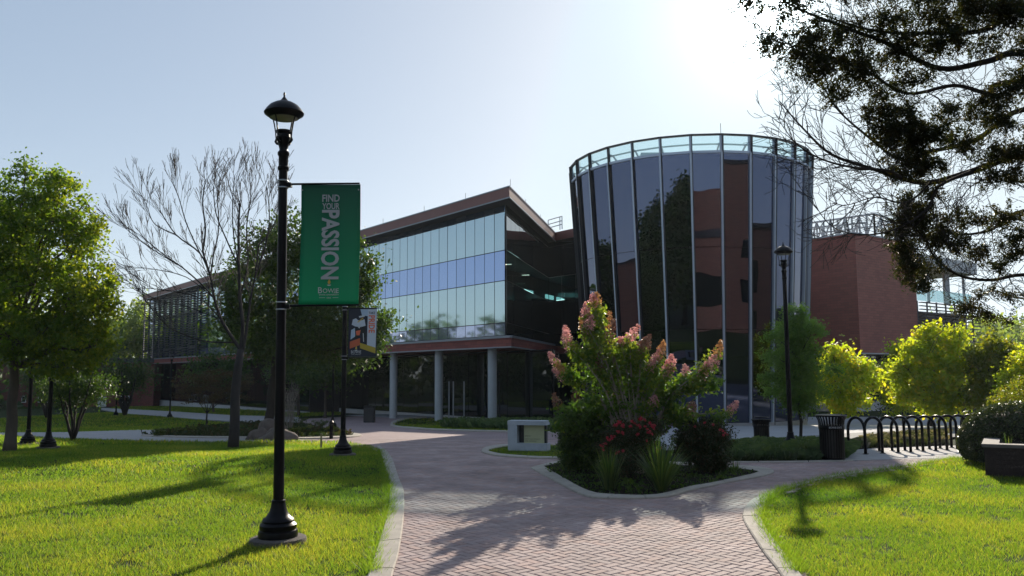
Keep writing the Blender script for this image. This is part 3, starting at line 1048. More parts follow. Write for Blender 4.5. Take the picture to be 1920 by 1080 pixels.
# =================================================================== THE GLAZED WING
YC = 46.0
A0 = at(948, 469, YC)
DL = Vector((-0.768, 1, 0)).normalized(); NL = Vector((-0.793, -0.609, 0)).normalized()
DR = Vector((0.2167, 1, 0)).normalized(); NR = Vector((0.977, -0.2117, 0)).normalized()
Z = lambda py, Y=YC, px=948: at(px, py, Y).z
zt, z1, z2, z3, z4, z5 = Z(383.5), Z(396), Z(469), Z(525.8), Z(605), Z(629)
RA = at(955, 348, 43.9); zr_t = RA.z; zr_b = Z(370, 43.9, 955)
BA = at(958.5, 629, 44.0); zb_t = BA.z; zb_b = Z(651, 44.0, 958)
LW = 75.0
LR = 14.1


def xy(v): return (v.x, v.y)


A = Vector((A0.x, A0.y, 0))
FL = A + DL * LW
L0 = A + DR * LR
LK = -DL
K = L0 + LK * 9.0
INW = -NL
FLb = FL + INW * 18
Kb = K + INW * 14
wing = empty('glazed_wing', (A.x, A.y, gz(46)), 'three storey glass fronted building wing with dark red roof edge and concrete columns', 'building')
outl = [xy(A), xy(FL), xy(FLb), xy(Kb), xy(K), xy(L0)]
MB().prism(outl, zb_b + 0.02, z3 - .05).build('wall', 'dark_trim', wing)
MB().prism(outl, z2 + .05, zt + 0.3).build('wall', 'dark_trim', wing)
ia = A + DL * 4.0 + INW * 0.1
MB().prism([xy(A + NL * 0.0), xy(FL), xy(FLb), xy(Kb), xy(K + INW * 7), xy(L0 + INW * 7 + DL * 5), xy(A + DL * 4.2 + INW * .2), xy(A + DL * .3)], z3 - .05, z2 + .05).build('wall', 'interior', wing)
for k in range(2):
    p = A + DR * (4.2 + 5.7 * k) - NR * 1.1
    MB().bar((p.x, p.y, z2 - .25), (p.x + .5, p.y - .2, z2 - .25), .04, .04).build('ceiling_light', 'lit_strip', wing)
for k in range(4):
    p = L0 + LK * (1.0 + 2.0 * k) + INW * 2.0
    MB().bar((p.x, p.y, z2 - .25), (p.x + .8, p.y + .3, z2 - .25), .06, .05).build('ceiling_light', 'lit_strip', wing)
ia_, ib_ = A + DL * 4.2 + INW * .2, L0 + INW * 7 + DL * 5
id_ = (ib_ - ia_).normalized(); in_ = Vector((id_.y, -id_.x, 0))
for k in (0.32, 0.45, 0.66, 0.78):
    p = ia_ + (ib_ - ia_) * k
    MB().prism([xy(p), xy(p + id_ * 1.6), xy(p + id_ * 1.6 + in_ * .1), xy(p + in_ * .1)], z3 + .4, z2 - 1.0).build('interior_window', 'far_window', wing)
for k in range(3):
    p = L0 + LK * (.8 + 2.6 * k) + INW * 6.9
    MB().prism([xy(p), xy(p + LK * 1.9), xy(p + LK * 1.9 + INW * .2), xy(p + INW * .2)], z3 + .3, z2 - .4).build('interior_window', 'far_window', wing)


def roof_poly(ap, lk=9.0, dl=LW + 1.2):
    ap = Vector((ap.x, ap.y, 0))
    fl = ap + DL * dl
    # right run to above the link
    e = ap + DR * (LR + 1.2)
    k = e + LK * lk
    return [xy(ap), xy(fl), xy(fl + INW * 20), xy(k + INW * 15), xy(k), xy(e)]


rp = roof_poly(RA)
roof = MB().prism(rp, zr_b + 0.05, zr_t).build('roof', ['fascia'], wing)
MB().prism(roof_poly(Vector((RA.x, RA.y, 0)) - (DL + DR) * -0.12), zr_b, zr_b + 0.05).build('soffit', 'soffit', wing)
ed = MB()
for z_ in (zr_t - 0.03, zr_b - 0.0):
    a = Vector((RA.x, RA.y, z_)) + (NL + NR) * 0.02
    ed.bar(a, a + DL * (LW + 1.2), 0.05, 0.06); ed.bar(a, a + DR * (LR + 1.2), 0.05, 0.06)
ed.build('roof_edging', 'trim_grey', wing)
# lightning rods on the roof edge
for s_ in (0.3, 4.6, 9.2, 14.5, 24):
    p = Vector((RA.x, RA.y, zr_t)) + DL * s_ + INW * 0.3
    MB().tube([p, p + Vector((0, 0, 0.45))], 0.012, 5).build('lightning_rod', 'dark_trim', wing)
for s_ in (6.0, 11.0):
    p = Vector((RA.x, RA.y, zr_t)) + DR * s_ - NR * 0.3
    MB().tube([p, p + Vector((0, 0, 0.5))], 0.012, 5).build('lightning_rod', 'dark_trim', wing)
# brick band
bp = roof_poly(BA)
MB().prism(bp, zb_b, zb_t - 0.1).build('brick_band', 'brick_front', wing)
e2 = MB()
a = Vector((BA.x, BA.y, zb_t - 0.05)); e2.bar(a, a + DL * (LW + 1.2), 0.12, 0.12); e2.bar(a, a + DR * LR, 0.12, 0.12)
a = Vector((BA.x, BA.y, zb_b + 0.02)) + (NL + NR) * 0.01; e2.bar(a, a + DL * (LW + 1.2), 0.06, 0.07); e2.bar(a, a + DR * LR, 0.06, 0.07)
e2.build('band_edging', 'trim_grey', wing)
mb = MB()
mb.prism([xy(Vector((BA.x, BA.y, 0)) + INW * 0.1 - NR * 0.1), xy(Vector((BA.x, BA.y, 0)) + DL * (LW + 1) + INW * 0.1), xy(A + DL * LW + INW * 0.5), xy(A + INW * 0.5)], zb_t - 0.1, zb_t - 0.02)
mb.build('ledge', 'trim_grey', wing)

# panes: shared meshes per row, each an object of its own
BAY = 0.77 * math.hypot(0.768, 1)


def pane_mesh(w, h, mat, t=0.03, gap=0.022):
    me = bpy.data.meshes.new('pane')
    b = MB().box(gap, -t, gap, w - gap, 0, h - gap)
    me.from_pydata(b.v, [], b.f); me.materials.append(MATS[mat])
    return me


rows = [(zt, z1, 'spandrel_glass'), (z1, z2, 'vision_glass'), (z2, z3, 'spandrel_glass'), (z3, z4, 'vision_glass'), (z4, z5, 'lower_glass')]
rm = [pane_mesh(BAY, t_ - b_, m_) for t_, b_, m_ in rows]
angL = math.atan2(-DL.y, -DL.x)     # local +x runs towards the corner, local -y looks out
nb = 55


def place_pane(me, p, ang, parent, jitter=0.003):
    o = link('pane', me, parent)
    o.location = p - wloc(parent)
    o.rotation_euler = (random.uniform(-jitter, jitter), 0, ang + random.uniform(-jitter, jitter))
    return o


for i in range(nb):
    for (t_, b_, m_), me in zip(rows, rm):
        p = A + DL * (BAY * (i + 1)); p.z = b_
        p += NL * 0.03
        place_pane(me, p, angL, wing, 0.0022)
# right face
angR = math.atan2(DR.y, DR.x)
rr = [pane_mesh(LR / 12, t_ - b_, 'view_glass' if q_ == 2 else 'dark_glass', .012 if q_ == 2 else .03) for q_, (t_, b_, _) in enumerate(rows)]
for i in range(12):
    for k, (t_, b_, m_) in enumerate(rows):
        p = A + DR * (LR / 12 * i); p.z = b_
        p += NR * 0.03
        place_pane(rr[k], p, angR, wing)
# link front
angK = math.atan2(LK.y, LK.x)
rk = [pane_mesh(1.5, t_ - b_, 'view_glass' if q_ == 2 else 'dark_glass', .012 if q_ == 2 else .03) for q_, (t_, b_, _) in enumerate(rows)]
for i in range(6):
    for k, (t_, b_, m_) in enumerate(rows):
        p = L0 + LK * (1.5 * i); p.z = b_
        p += (-INW) * 0.03
        place_pane(rk[k], p, angK, wing)

# sun screen of louvres at the far end
L1 = BAY * 55
LLEN = LW - L1
glz = [pane_mesh(LLEN / 8, t_ - b_, m_) for t_, b_, m_ in rows]
for i in range(8):
    for k, (t_, b_, m_) in enumerate(rows):
        p = A + DL * (L1 + LLEN / 8 * (i + 1)); p.z = b_
        place_pane(glz[k], p + NL * 0.03, angL, wing)
nbay, nrow = 9, 26
sw = LLEN / nbay
me = bpy.data.meshes.new('louvre')
b = MB().box(0.05, -0.22, -0.035, sw - 0.05, 0.0, 0.035)
me.from_pydata(b.v, [], b.f); me.materials.append(MATS['louvre_metal'])
for i in range(nbay):
    for j in range(nrow):
        o = link('louvre', me, wing)
        z_ = z5 + 0.25 + (zt - z5 - 0.3) * (j + (0.5 if i % 2 else 0.0)) / nrow
        p = A + DL * (L1 + sw * (i + 1)) + NL * 0.55; p.z = z_
        o.location = p - wing.location; o.rotation_euler = (math.radians(12), 0, angL)
for i in range(nbay + 1):
    p = A + DL * (L1 + sw * i) + NL * 0.62
    MB().bar((p.x, p.y, z5), (p.x, p.y, zt + 0.2), 0.10, 0.22).build('louvre_post', 'louvre_metal', wing)
p1, p2 = A + DL * L1 + NL * 0.6, A + DL * LW + NL * 0.6
for z_ in (z2, z4 + 0.2):
    MB().bar((p1.x, p1.y, z_), (p2.x, p2.y, z_), 0.1, 0.14).build('louvre_rail', 'louvre_metal', wing)
# outrigger slats past the far end
me = bpy.data.meshes.new('louvre_end')
b = MB().box(-0.9, -0.03, -0.03, 0.0, 0.03, 0.03)
me.from_pydata(b.v, [], b.f); me.materials.append(MATS['louvre_metal'])
for j in range(26):
    o = link('louvre', me, wing)
    p = A + DL * LW + NL * 0.55; p.z = z5 + 0.25 + (zt - z5 - 0.3) * j / 26
    o.location = p - wing.location; o.rotation_euler = (0, 0, angL)

# ground floor: recessed dark glazing, base and columns
A2 = A + INW * 3.0 + Vector((0.3, 0, 0))
gf = [xy(A2), xy(A2 + DL * (LW - 2)), xy(FLb), xy(Kb), xy(K + INW * 1.0), xy(L0 + INW * 1.5 - NR * 0.3)]
zg = gz(60) - 0.6
MB().prism(gf, zg, zb_b).build('ground_floor_wall', 'dark_trim', wing)
A3 = A + INW * 0.55
MB().prism([xy(A3 + DL * 27), xy(A3 + DL * (LW - .4)), xy(A3 + DL * (LW - .4) + INW * 6), xy(A3 + DL * 27 + INW * 6)], zg - .4, zb_b - .01).build('ground_floor_wall', 'dark_trim', wing)
gp2_me = pane_mesh(2.3, zb_b - gz(75) - 0.3, 'dark_glass', 0.04, 0.03)
for i in range(20):
    p = A3 + DL * (27 + 2.35 * (i + 1)) + NL * 0.05; p.z = gz(75) + 0.28
    place_pane(gp2_me, p, angL, wing, 0.004)
q_ = MB()
q_.prism([xy(A3 + DL * 27 + NL * .25), xy(A3 + DL * (LW - .4) + NL * .25), xy(A3 + DL * (LW - .4)), xy(A3 + DL * 27)], zg - .4, gz(75) + .2)
q_.build('plinth', 'pale_wall', wing)
gp_me = pane_mesh(2.1, zb_b - gz(60) - 0.25, 'dark_glass', 0.04, 0.03)
for i in range(13):
    p = A2 + DL * (2.1 * (i + 1)) + NL * 0.05; p.z = gz(60) + 0.2
    place_pane(gp_me, p, angL, wing, 0.004)
GR_L = (L0 + INW * 1.5 - NR * 0.3 - A2)
gdir = GR_L.normalized()
gn = int(GR_L.length / 2.1)
for i in range(gn):
    p = A2 + gdir * (GR_L.length / gn * i) + Vector((gdir.y, -gdir.x, 0)) * 0.05; p.z = gz(60) + 0.2
    place_pane(gp_me, p, math.atan2(gdir.y, gdir.x), wing, 0.004)
pl = MB()
pl.prism([xy(A2 + NL * 0.12), xy(A2 + DL * (LW - 2) + NL * 0.12), xy(A2 + DL * (LW - 2)), xy(A2)], zg, gz(60) + 0.17)
pl.build('plinth', 'pale_wall', wing)
for px, Yc_, t_ in ((923, 46.4, 0), (823, 50.8, 0), (738, 55.2, 0)):
    if px: p = at(px, 700, Yc_)
    else: p = A + INW * 0.6 + DL * t_
    b0 = gz(p.y) - 0.3
    c_ = MB().lathe([(0.25, 0), (0.25, zb_b - b0)], (p.x, p.y, b0), 24)
    c_.build('column', 'column_concrete', wing, autosmooth=True)
# entrance doors frames behind the columns
for px, Y_ in ((850, 53.5), (842, 54.0), (870, 52.4)):
    p = at(px, 700, Y_)
    MB().box(p.x - .04, p.y - .04, gz(Y_), p.x + .04, p.y + .04, gz(Y_) + 2.4).build('door_frame', 'trim_grey', wing)
# roof access frame near the tower
q0 = at(1028, 438, 58.5); q1 = at(1054, 438, 57.0); zt2 = at(1028, 413, 58.5).z
fr = MB()
for q in (q0, q1, q0.lerp(q1, 0.85)):
    fr.bar((q.x, q.y, zr_t - 0.1), (q.x, q.y, zt2), 0.06)
for k in (1.0, 0.62, 0.3):
    z_ = zr_t + (zt2 - zr_t) * k
    fr.bar((q0.x, q0.y, z_), (q1.x, q1.y, z_), 0.05)
rf = fr.build('roof_ladder_frame', 'steel', wing)

# =================================================================== THE GLASS TOWER
TC = at(1297, 600, 41.8); TC = Vector((TC.x, TC.y, 0))
ztop = at(1340, 254, 36.0).z; zcr = at(1340, 287, 36.0).z; zj1 = at(1300, 464, 36.3).z; zj2 = at(1300, 618, 36.5).z; zbt = gz(36.4) + 0.12
RT, RB = 5.98, 5.2
NF = 28


def rad(z): return RB + (RT - RB) * (z - zbt) / (ztop - zbt)


tocam = math.atan2(-TC.y, -TC.x)
PH = tocam + math.radians(1.4)
tower = empty('glass_tower', (TC.x, TC.y, gz(40)), 'round flared tower of tall dark mirror glass facets with a clear glass crown', 'building')


def tp_(k, z, dr=0.0, frac=0.0):
    a = PH + 2 * PI * (k) / NF
    r = (rad(z) + dr)
    return Vector((TC.x + r * math.cos(a), TC.y + r * math.sin(a), z))


core = MB()
vs = []; n = NF
for z_ in (zbt - 0.9, zcr - 0.05):
    for k in range(NF): vs.append(tp_(k, z_, -0.12))
fs = [tuple(range(n))[::-1], tuple(range(n, 2 * n))] + [(i, (i + 1) % n, (i + 1) % n + n, i + n) for i in range(n)]
core.add(vs, fs).build('wall', 'dark_trim', tower)


def facet_pane(k, za, zb, mat, name='pane', thick=0.04, inset=0.05, dr=0.0):
    vs = []
    for d in (dr - thick, dr):
        for (kk, z_) in ((k, za), (k + 1, za), (k + 1, zb), (k, zb)):
            p = tp_(kk, z_, d); q = tp_(k + 0.5, z_, d)
            other = tp_(k + 1 if kk == k else k, z_, d)
            vs.append(p + (other - p).normalized() * inset)
    # slight individual set of each pane
    return mk(name, vs, [(0, 1, 2, 3), (7, 6, 5, 4), (0, 4, 5, 1), (1, 5, 6, 2), (2, 6, 7, 3), (3, 7, 4, 0)], mat, tower)


for k in range(NF):
    for za, zb in ((zbt, zj2 - .012), (zj2 + .012, zj1 - .012), (zj1 + .012, zcr - .03)):
        o = facet_pane(k, za, zb, 'tower_glass')
        bm = bmesh.new(); bm.from_mesh(o.data); bmesh.ops.recalc_face_normals(bm, faces=bm.faces[:]); bm.to_mesh(o.data); bm.free()
    facet_pane(k, zcr + .1, ztop - 0.05, 'crown_glass', thick=0.02)
    # mullion fins
    f_ = MB()
    a0, a1 = tp_(k, zbt - 0.12, 0.0), tp_(k, zcr + 0.02, 0.0)
    out = (a0 - Vector((TC.x, TC.y, a0.z))).normalized()
    f_.bar(a0 + out * 0.05, a1 + out * 0.05, 0.08, 0.12, up=out)
    f_.build('mullion', 'fin', tower)
    f_ = MB(); side = out.cross(Vector((0, 0, 1)))
    f_.bar(a0 + out * 0.05 - side * 0.066, tp_(k, ztop) + out * 0.05 - side * 0.066, 0.035, 0.16, up=out)
    f_.build('gasket', 'dark_trim', tower)
    # crown post
    f_ = MB()
    f_.bar(tp_(k, zcr, -0.03), tp_(k, ztop, -0.03), 0.1, 0.1, up=out)
    f_.build('crown_post', 'fin', tower)
    f_ = MB()
    f_.bar(tp_(k, ztop, 0.0), tp_(k + 1, ztop, 0.0), 0.14, 0.07)
    f_.build('coping', 'dark_trim', tower)
    f_ = MB()
    f_.bar(tp_(k, zcr + 0.03, 0.02), tp_(k + 1, zcr + 0.03, 0.02), 0.1, 0.11)
    f_.build('transom', 'fin', tower)
    f_ = MB()
    f_.bar(tp_(k, ztop - 0.34, -0.32), tp_(k + 1, ztop - 0.34, -0.32), 0.07, 0.06)
    f_.bar(tp_(k, ztop - 0.34, -0.32), tp_(k, ztop - 0.34, -0.05), 0.06, 0.06)
    f_.bar(tp_(k, zcr, -0.9), tp_(k, ztop - 0.34, -0.32), 0.06, 0.06)
    f_.build('stay', 'steel', tower)
    f_ = MB()
    f_.add([tp_(k, zbt - 0.9, 0.12), tp_(k + 1, zbt - 0.9, 0.12), tp_(k + 1, zbt, 0.12), tp_(k, zbt, 0.12), tp_(k + 1, zbt, -0.1), tp_(k, zbt, -0.1)],
           [(0, 1, 2, 3), (3, 2, 4, 5)])
    f_.build('plinth', 'concrete', tower)
for k in (1, 5, 20):
    p = tp_(k, ztop)
    MB().tube([p, p + Vector((0, 0, 0.5))], 0.012, 5).build('lightning_rod', 'dark_trim', tower)
MB().prism([xy(tp_(k, zcr, -0.12)) for k in range(NF)], zcr - 0.05, zcr - 0.02).build('roof', 'roof_membrane', tower)
# rooftop plant boxes seen through the crown
for a_, r_ in ((1.0, 3.5), (2.6, 3.0), (4.1, 3.8)):
    c = TC + Vector((math.cos(a_) * r_, math.sin(a_) * r_, 0))
    MB().box(c.x - .8, c.y - .8, zcr, c.x + .8, c.y + .8, zcr + .55).build('roof_unit', 'steel', tower)

# =================================================================== THE BRICK BLOCK
BY = 62.0
B0 = at(1603, 437, BY)
zB_t = B0.z; zB_b = at(1610, 662, BY).z
B0 = Vector((B0.x, B0.y, 0))
DB = Vector((1.302, 1, 0)).normalized()
NB = Vector((1, -1.302, 0)).normalized()
LB = 5.4 * math.hypot(1.302, 1)
block = empty('brick_block', (B0.x, B0.y, gz(62)), 'windowless red brick building block with steel lattice on its roof and louvred end', 'building')
LBK = 14.0
pB = [B0, B0 + DL * LBK, B0 + DL * LBK + DB * LB, B0 + DB * LB]
# front faces as separate bricks skins so each wall runs its own courses
MB().prism([xy(p) for p in pB], zB_b, zB_t).build('wall', 'brick_side', block)
f_ = MB().prism([xy(B0 + NL * 0.02), xy(B0 + DL * LBK + NL * 0.02), xy(B0 + DL * LBK), xy(B0)], zB_b, zB_t - 0.001)
f_.build('wall', 'brick_front', block)
for z_ in (zB_t + 0.02, zB_b - 0.02):
    e_ = MB()
    a = Vector((B0.x, B0.y, z_)) + (NL + NB) * 0.03
    e_.bar(a, a + DL * LBK, 0.1, 0.09); e_.bar(a, a + DB * LB, 0.1, 0.09)
    e_.build('wall_edging', 'trim_grey', block)
zgb = gz(64)
inn = -NB * 2.2 - NL * 1.8
pG = [B0 + inn, B0 + inn + DL * 14, B0 + inn + DL * 14 + DB * 16, B0 + inn + DB * 17]
MB().prism([xy(p) for p in pG], zgb - 0.4, zB_b).build('ground_floor_wall', 'dark_trim', block)
gm = pane_mesh(2.0, zB_b - zgb - 0.8, 'dark_glass', 0.04, 0.04)
for i in range(8):
    p = B0 + inn + DB * (2.0 * i) + NB * 0.05; p.z = zgb + 0.7
    place_pane(gm, p, math.atan2(DB.y, DB.x), block)
for i in range(6):
    p = B0 + inn + DL * (2.0 * (i + 1)) + NL * 0.05; p.z = zgb + 0.7
    place_pane(gm, p, angL, block)
b_ = MB()
b_.prism([xy(B0 + inn + NL * .2 + NB * .2), xy(B0 + inn + DL * 14 + NL * .2), xy(B0 + inn + DL * 14), xy(B0 + inn)], zgb - .4, zgb + .68)
b_.prism([xy(B0 + inn + NL * .2 + NB * .2), xy(B0 + inn + DB * 17 + NB * .2), xy(B0 + inn + DB * 17), xy(B0 + inn)], zgb - .4, zgb + .681)
b_.build('plinth', 'pale_wall', block)
# louvred end
E0 = B0 + DB * LB
LE = 9.7
lz0, lz1 = zgb + 2.6, at(1722, 562, 66.5).z
zc0, zc1 = at(1740, 500, 67).z, at(1740, 476, 67).z
MB().prism([xy(E0 - NB * 0.5), xy(E0 + DB * LE - NB * 0.5), xy(E0 + DB * LE - NB * 5), xy(E0 - NB * 5)], zgb - .4, at(1722, 580, 66.5).z).build('wall', 'louvre_brown', block)
for i in range(7):
    p = E0 + DB * (LE * i / 6)
    MB().bar((p.x, p.y, lz0), (p.x, p.y, lz1), 0.1, 0.1).build('louvre_post', 'louvre_metal', block)
    if i % 2 == 0:
        q = p - NB * 0.6
        MB().bar((q.x, q.y, lz1), (q.x, q.y, zc0), 0.4 if i == 4 else 0.16).build('terrace_column', 'trim_grey', block)
me = bpy.data.meshes.new('louvre')
b = MB().box(0.0, -0.14, -0.03, LE + 0.7, 0.14, 0.03)
me.from_pydata(b.v, [], b.f); me.materials.append(MATS['louvre_metal'])
nL = 22
for j in range(nL):
    o = link('louvre', me, block)
    p = E0 + NB * 0.25; p.z = lz0 + (lz1 - lz0) * (j + 0.5) / nL
    o.location = p - block.location; o.rotation_euler = (0, 0, math.atan2(DB.y, DB.x))
# guard glass, canopy
gl = pane_mesh(LE / 6, 1.05, 'thin_glass', 0.02, 0.03)
for i in range(6):
    p = E0 + DB * (LE / 6 * i); p.z = lz1
    place_pane(gl, p, math.atan2(DB.y, DB.x), block)
MB().prism([xy(E0 + NB * 0.5), xy(E0 + DB * (LE + .3) + NB * 0.5), xy(E0 + DB * (LE + .3) - NB * 7), xy(E0 - NB * 7)], zc0, zc1).build('canopy', 'trim_grey', block)
# roof lattice
lt = MB()
s0 = at(1519, 430, 70); s1 = at(1640, 430, 66); s2 = at(1690, 430, 70)
zl0, zl1 = zB_t + 0.05, at(1640, 401, 66).z


def lattice(mb, a, b, n):
    a = Vector((a.x, a.y, 0)); b = Vector((b.x, b.y, 0))
    for k in range(n + 1):
        p = a.lerp(b, k / n)
        mb.bar((p.x, p.y, zl0), (p.x, p.y, zl1), 0.12)
        if k < n:
            q = a.lerp(b, (k + 1) / n)
            if k % 2: p, q = q, p
            mb.bar((p.x, p.y, zl0 + .5), (q.x, q.y, zl1), 0.09)
    for z_ in (zl1, (zl0 + zl1) / 2 + 0.1, zl0 + 0.3):
        mb.bar((a.x, a.y, z_), (b.x, b.y, z_), 0.14 if z_ == zl1 else 0.08)


lattice(lt, s0, s1, 9); lattice(lt, s1, s2, 4)
s0b, s1b = s0 + Vector((0, 3, 0)), s1 + Vector((1.0, 4, 0))
lattice(lt, s0b, s1b, 8)
lt.build('roof_lattice', 'steel', block)

# =================================================================== LOW BRICK BUILDING, far left
lowy = 100
lz = gz(lowy)
xl, xr = at(-260, 760, lowy).x, at(287, 760, lowy).x
low = empty('low_brick_building', ((xl + xr) / 2, lowy, lz), 'low red brick building with white door and white window frames behind the trees', 'building')
ztl = at(200, 680, lowy).z
MB().box(xl, lowy, lz - .5, xr, lowy + 12, ztl).build('wall', 'brick_low', low)
MB().box(xl - .5, lowy - .5, ztl, xr + .5, lowy + 12.5, ztl + .5).build('roof', 'dark_trim', low)
pa, pb = at(184, 744, lowy), at(199, 765, lowy)
d_ = MB().box(pa.x, lowy - .08, pb.z, pb.x, lowy, pa.z).build('door', 'white_paint', low)
hx = pa.x + (pb.x - pa.x) * .75
MB().box(hx, lowy - .1, pb.z + .5, hx + .12, lowy - .081, pb.z + 1.0).build('door_glass', 'dark_glass', d_)
for u in (45, 76, 91, 110, 120, 152, 228, 240):
    pa, pb = at(u - 4, 742, lowy), at(u + 4, 755, lowy)
    w_ = MB().box(pa.x, lowy - .06, pb.z, pb.x, lowy, pa.z).build('window_frame', 'white_paint', low)
    MB().box(pa.x + .1, lowy - .08, pb.z + .1, pb.x - .1, lowy - .061, pa.z - .1).build('pane', 'dark_glass', w_)

# =================================================================== BUILDINGS BEHIND THE VIEWER (they show in the mirror glass)
def brick_mass(name, x, y, w, d, h, label, bands, ang=0.0):
    r = empty(name, (0, 0, 0), label, 'building')
    MB().box(-w / 2, -d / 2, -.3, w / 2, d / 2, h).build('wall', 'brick_rear', r)
    MB().box(-w / 2 - .2, -d / 2 - .2, h, w / 2 + .2, d / 2 + .2, h + .4).build('roof', 'dark_trim', r)
    for (z0, z1_) in bands:
        nwin = max(2, int(w / 4.5))
        for i in range(nwin):
            x0 = -w / 2 + w * (i + .2) / nwin; x1 = -w / 2 + w * (i + .8) / nwin
            MB().box(x0, d / 2, z0, x1, d / 2 + .05, z1_).build('window', 'dark_glass', r)
    r.location = (x, y, 0); r.rotation_euler = (0, 0, ang)
    return r


brick_mass('brick_hall', 58, 9, 18, 12, 11.5, 'lower red brick hall mirrored beside the tall stair tower', [(0.5, 3.0), (5.0, 8.0)], 1.0)
brick_mass('brick_hall', 39, -11, 11, 9, 17.5, 'tall red brick stair tower behind the viewer', [(3, 5.4), (7.5, 9.5)], 0.6)
brick_mass('brick_hall', 27, -26, 18, 9, 11, 'long red brick hall behind the drum', [(2, 5), (7, 9)], 0.2)
brick_mass('pale_hall', -78, 18, 12, 30, 9, 'distant hall far left of the viewer', [(3, 6)], 0.1)
r = empty('brick_drum', (0, 0, 0), 'round red brick drum with a dark ring behind the viewer', 'building')
MB().lathe([(7, -.3), (7, 14)], (0, 0, 0), 32).build('wall', 'brick_rear', r, autosmooth=True)
MB().lathe([(7.15, 9.5), (7.15, 10.3)], (0, 0, 0), 32).build('ring', 'dark_trim', r, autosmooth=True)
MB().lathe([(7.1, 2.5), (7.1, 5.5)], (0, 0, 0), 32).build('window_band', 'dark_glass', r, autosmooth=True)
r.location = (14, -19, 0)

# =================================================================== TREES
# maple at the left edge
b0 = gpx(22, 19.3)
Ym = 19.3
tree('maple_tree', b0, [blob(48, 325, 16, 26, Ym), blob(112, 330, 10, 24, Ym), blob(160, 378, 10, 20, Ym), blob(185, 500, 14, 12, Ym), blob(205, 530, 14, 10, Ym), blob(40, 380, 62, 60, Ym), blob(108, 372, 40, 62, Ym), blob(0, 470, 90, 95, Ym + .5), blob(95, 460, 88, 75, Ym), blob(150, 440, 40, 50, Ym),
                        blob(60, 560, 110, 70, Ym), blob(150, 545, 60, 60, Ym - .5), blob(175, 585, 45, 50, Ym), blob(120, 640, 85, 45, Ym), blob(20, 630, 90, 50, Ym - .5),
                        blob(-70, 540, 110, 110, Ym), blob(170, 650, 36, 32, Ym), blob(120, 690, 50, 22, Ym), blob(-60, 420, 80, 70, Ym)],
     0.125, at(30, 655, Ym), 'leaf_maple', 0.088, 1150, 52, 0.125,
     'tall yellow green maple with thick trunk at the end of the footpath', group='broad leaved trees on the lawn',
     tintshift=lambda P: np.clip((P[:, 0] + 11.6) * 0.10, -0.1, 0.4))
# tall trees along the far left
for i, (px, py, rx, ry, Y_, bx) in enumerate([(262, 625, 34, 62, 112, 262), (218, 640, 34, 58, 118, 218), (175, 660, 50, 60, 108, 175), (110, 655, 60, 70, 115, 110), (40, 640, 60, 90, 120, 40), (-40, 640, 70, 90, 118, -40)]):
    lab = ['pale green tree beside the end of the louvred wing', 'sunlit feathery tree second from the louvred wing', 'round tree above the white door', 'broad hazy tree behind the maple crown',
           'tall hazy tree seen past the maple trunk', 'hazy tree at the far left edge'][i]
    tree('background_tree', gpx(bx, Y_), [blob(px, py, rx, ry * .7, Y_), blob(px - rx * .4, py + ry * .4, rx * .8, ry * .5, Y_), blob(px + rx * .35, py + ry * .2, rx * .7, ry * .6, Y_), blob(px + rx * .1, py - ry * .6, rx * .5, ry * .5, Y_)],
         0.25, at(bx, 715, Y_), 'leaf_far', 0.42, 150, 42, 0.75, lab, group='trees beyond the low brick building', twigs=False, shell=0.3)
# dark trees under the maple before the low building
for i, (px, Y_, w_, top, base_, lab) in enumerate([(140, 24.5, 72, 690, 805, 'dark many stemmed shrub tree beside the second nearest left lamp post'),
                                             (235, 62, 52, 668, 0, 'dark bluish tree standing in front of the white door'), (90, 58, 55, 672, 0, 'dark shaded tree before the low brick building')]):
    b0 = gpx(px, Y_)
    r = empty('shrub_tree', b0, lab, 'tree')
    m = MB()
    tips = []
    for k in range(6):
        a = k / 6 * 2 * PI + .3
        e = at(px + math.cos(a) * w_ * .6, (top + 725) / 2, Y_ + math.sin(a) * w_ * pxm(Y_) * .6)
        m.tube(wob_line(b0, e, 6, 0.02, 0.0), [0.045 * Y_ / 24 * (1 - i_ * .1) for i_ in range(7)], 6)
    m.build('trunk', 'dark_bark', r, smooth=True)
    bl = [blob(px + dx, top + 28 + dy, w_ * .55, 26, Y_) for dx, dy in ((-w_ * .5, 8), (0, 0), (w_ * .5, 8), (-w_ * .1, 18), (w_ * .25, 22))]
    Cc, P, ids = sample_blobs(bl, 170, 34, 0.16 * Y_ / 24, 0.2)
    leaves('crown', P, 0.075 * (Y_ / 24) ** 0.9, 'leaf_gum', r)
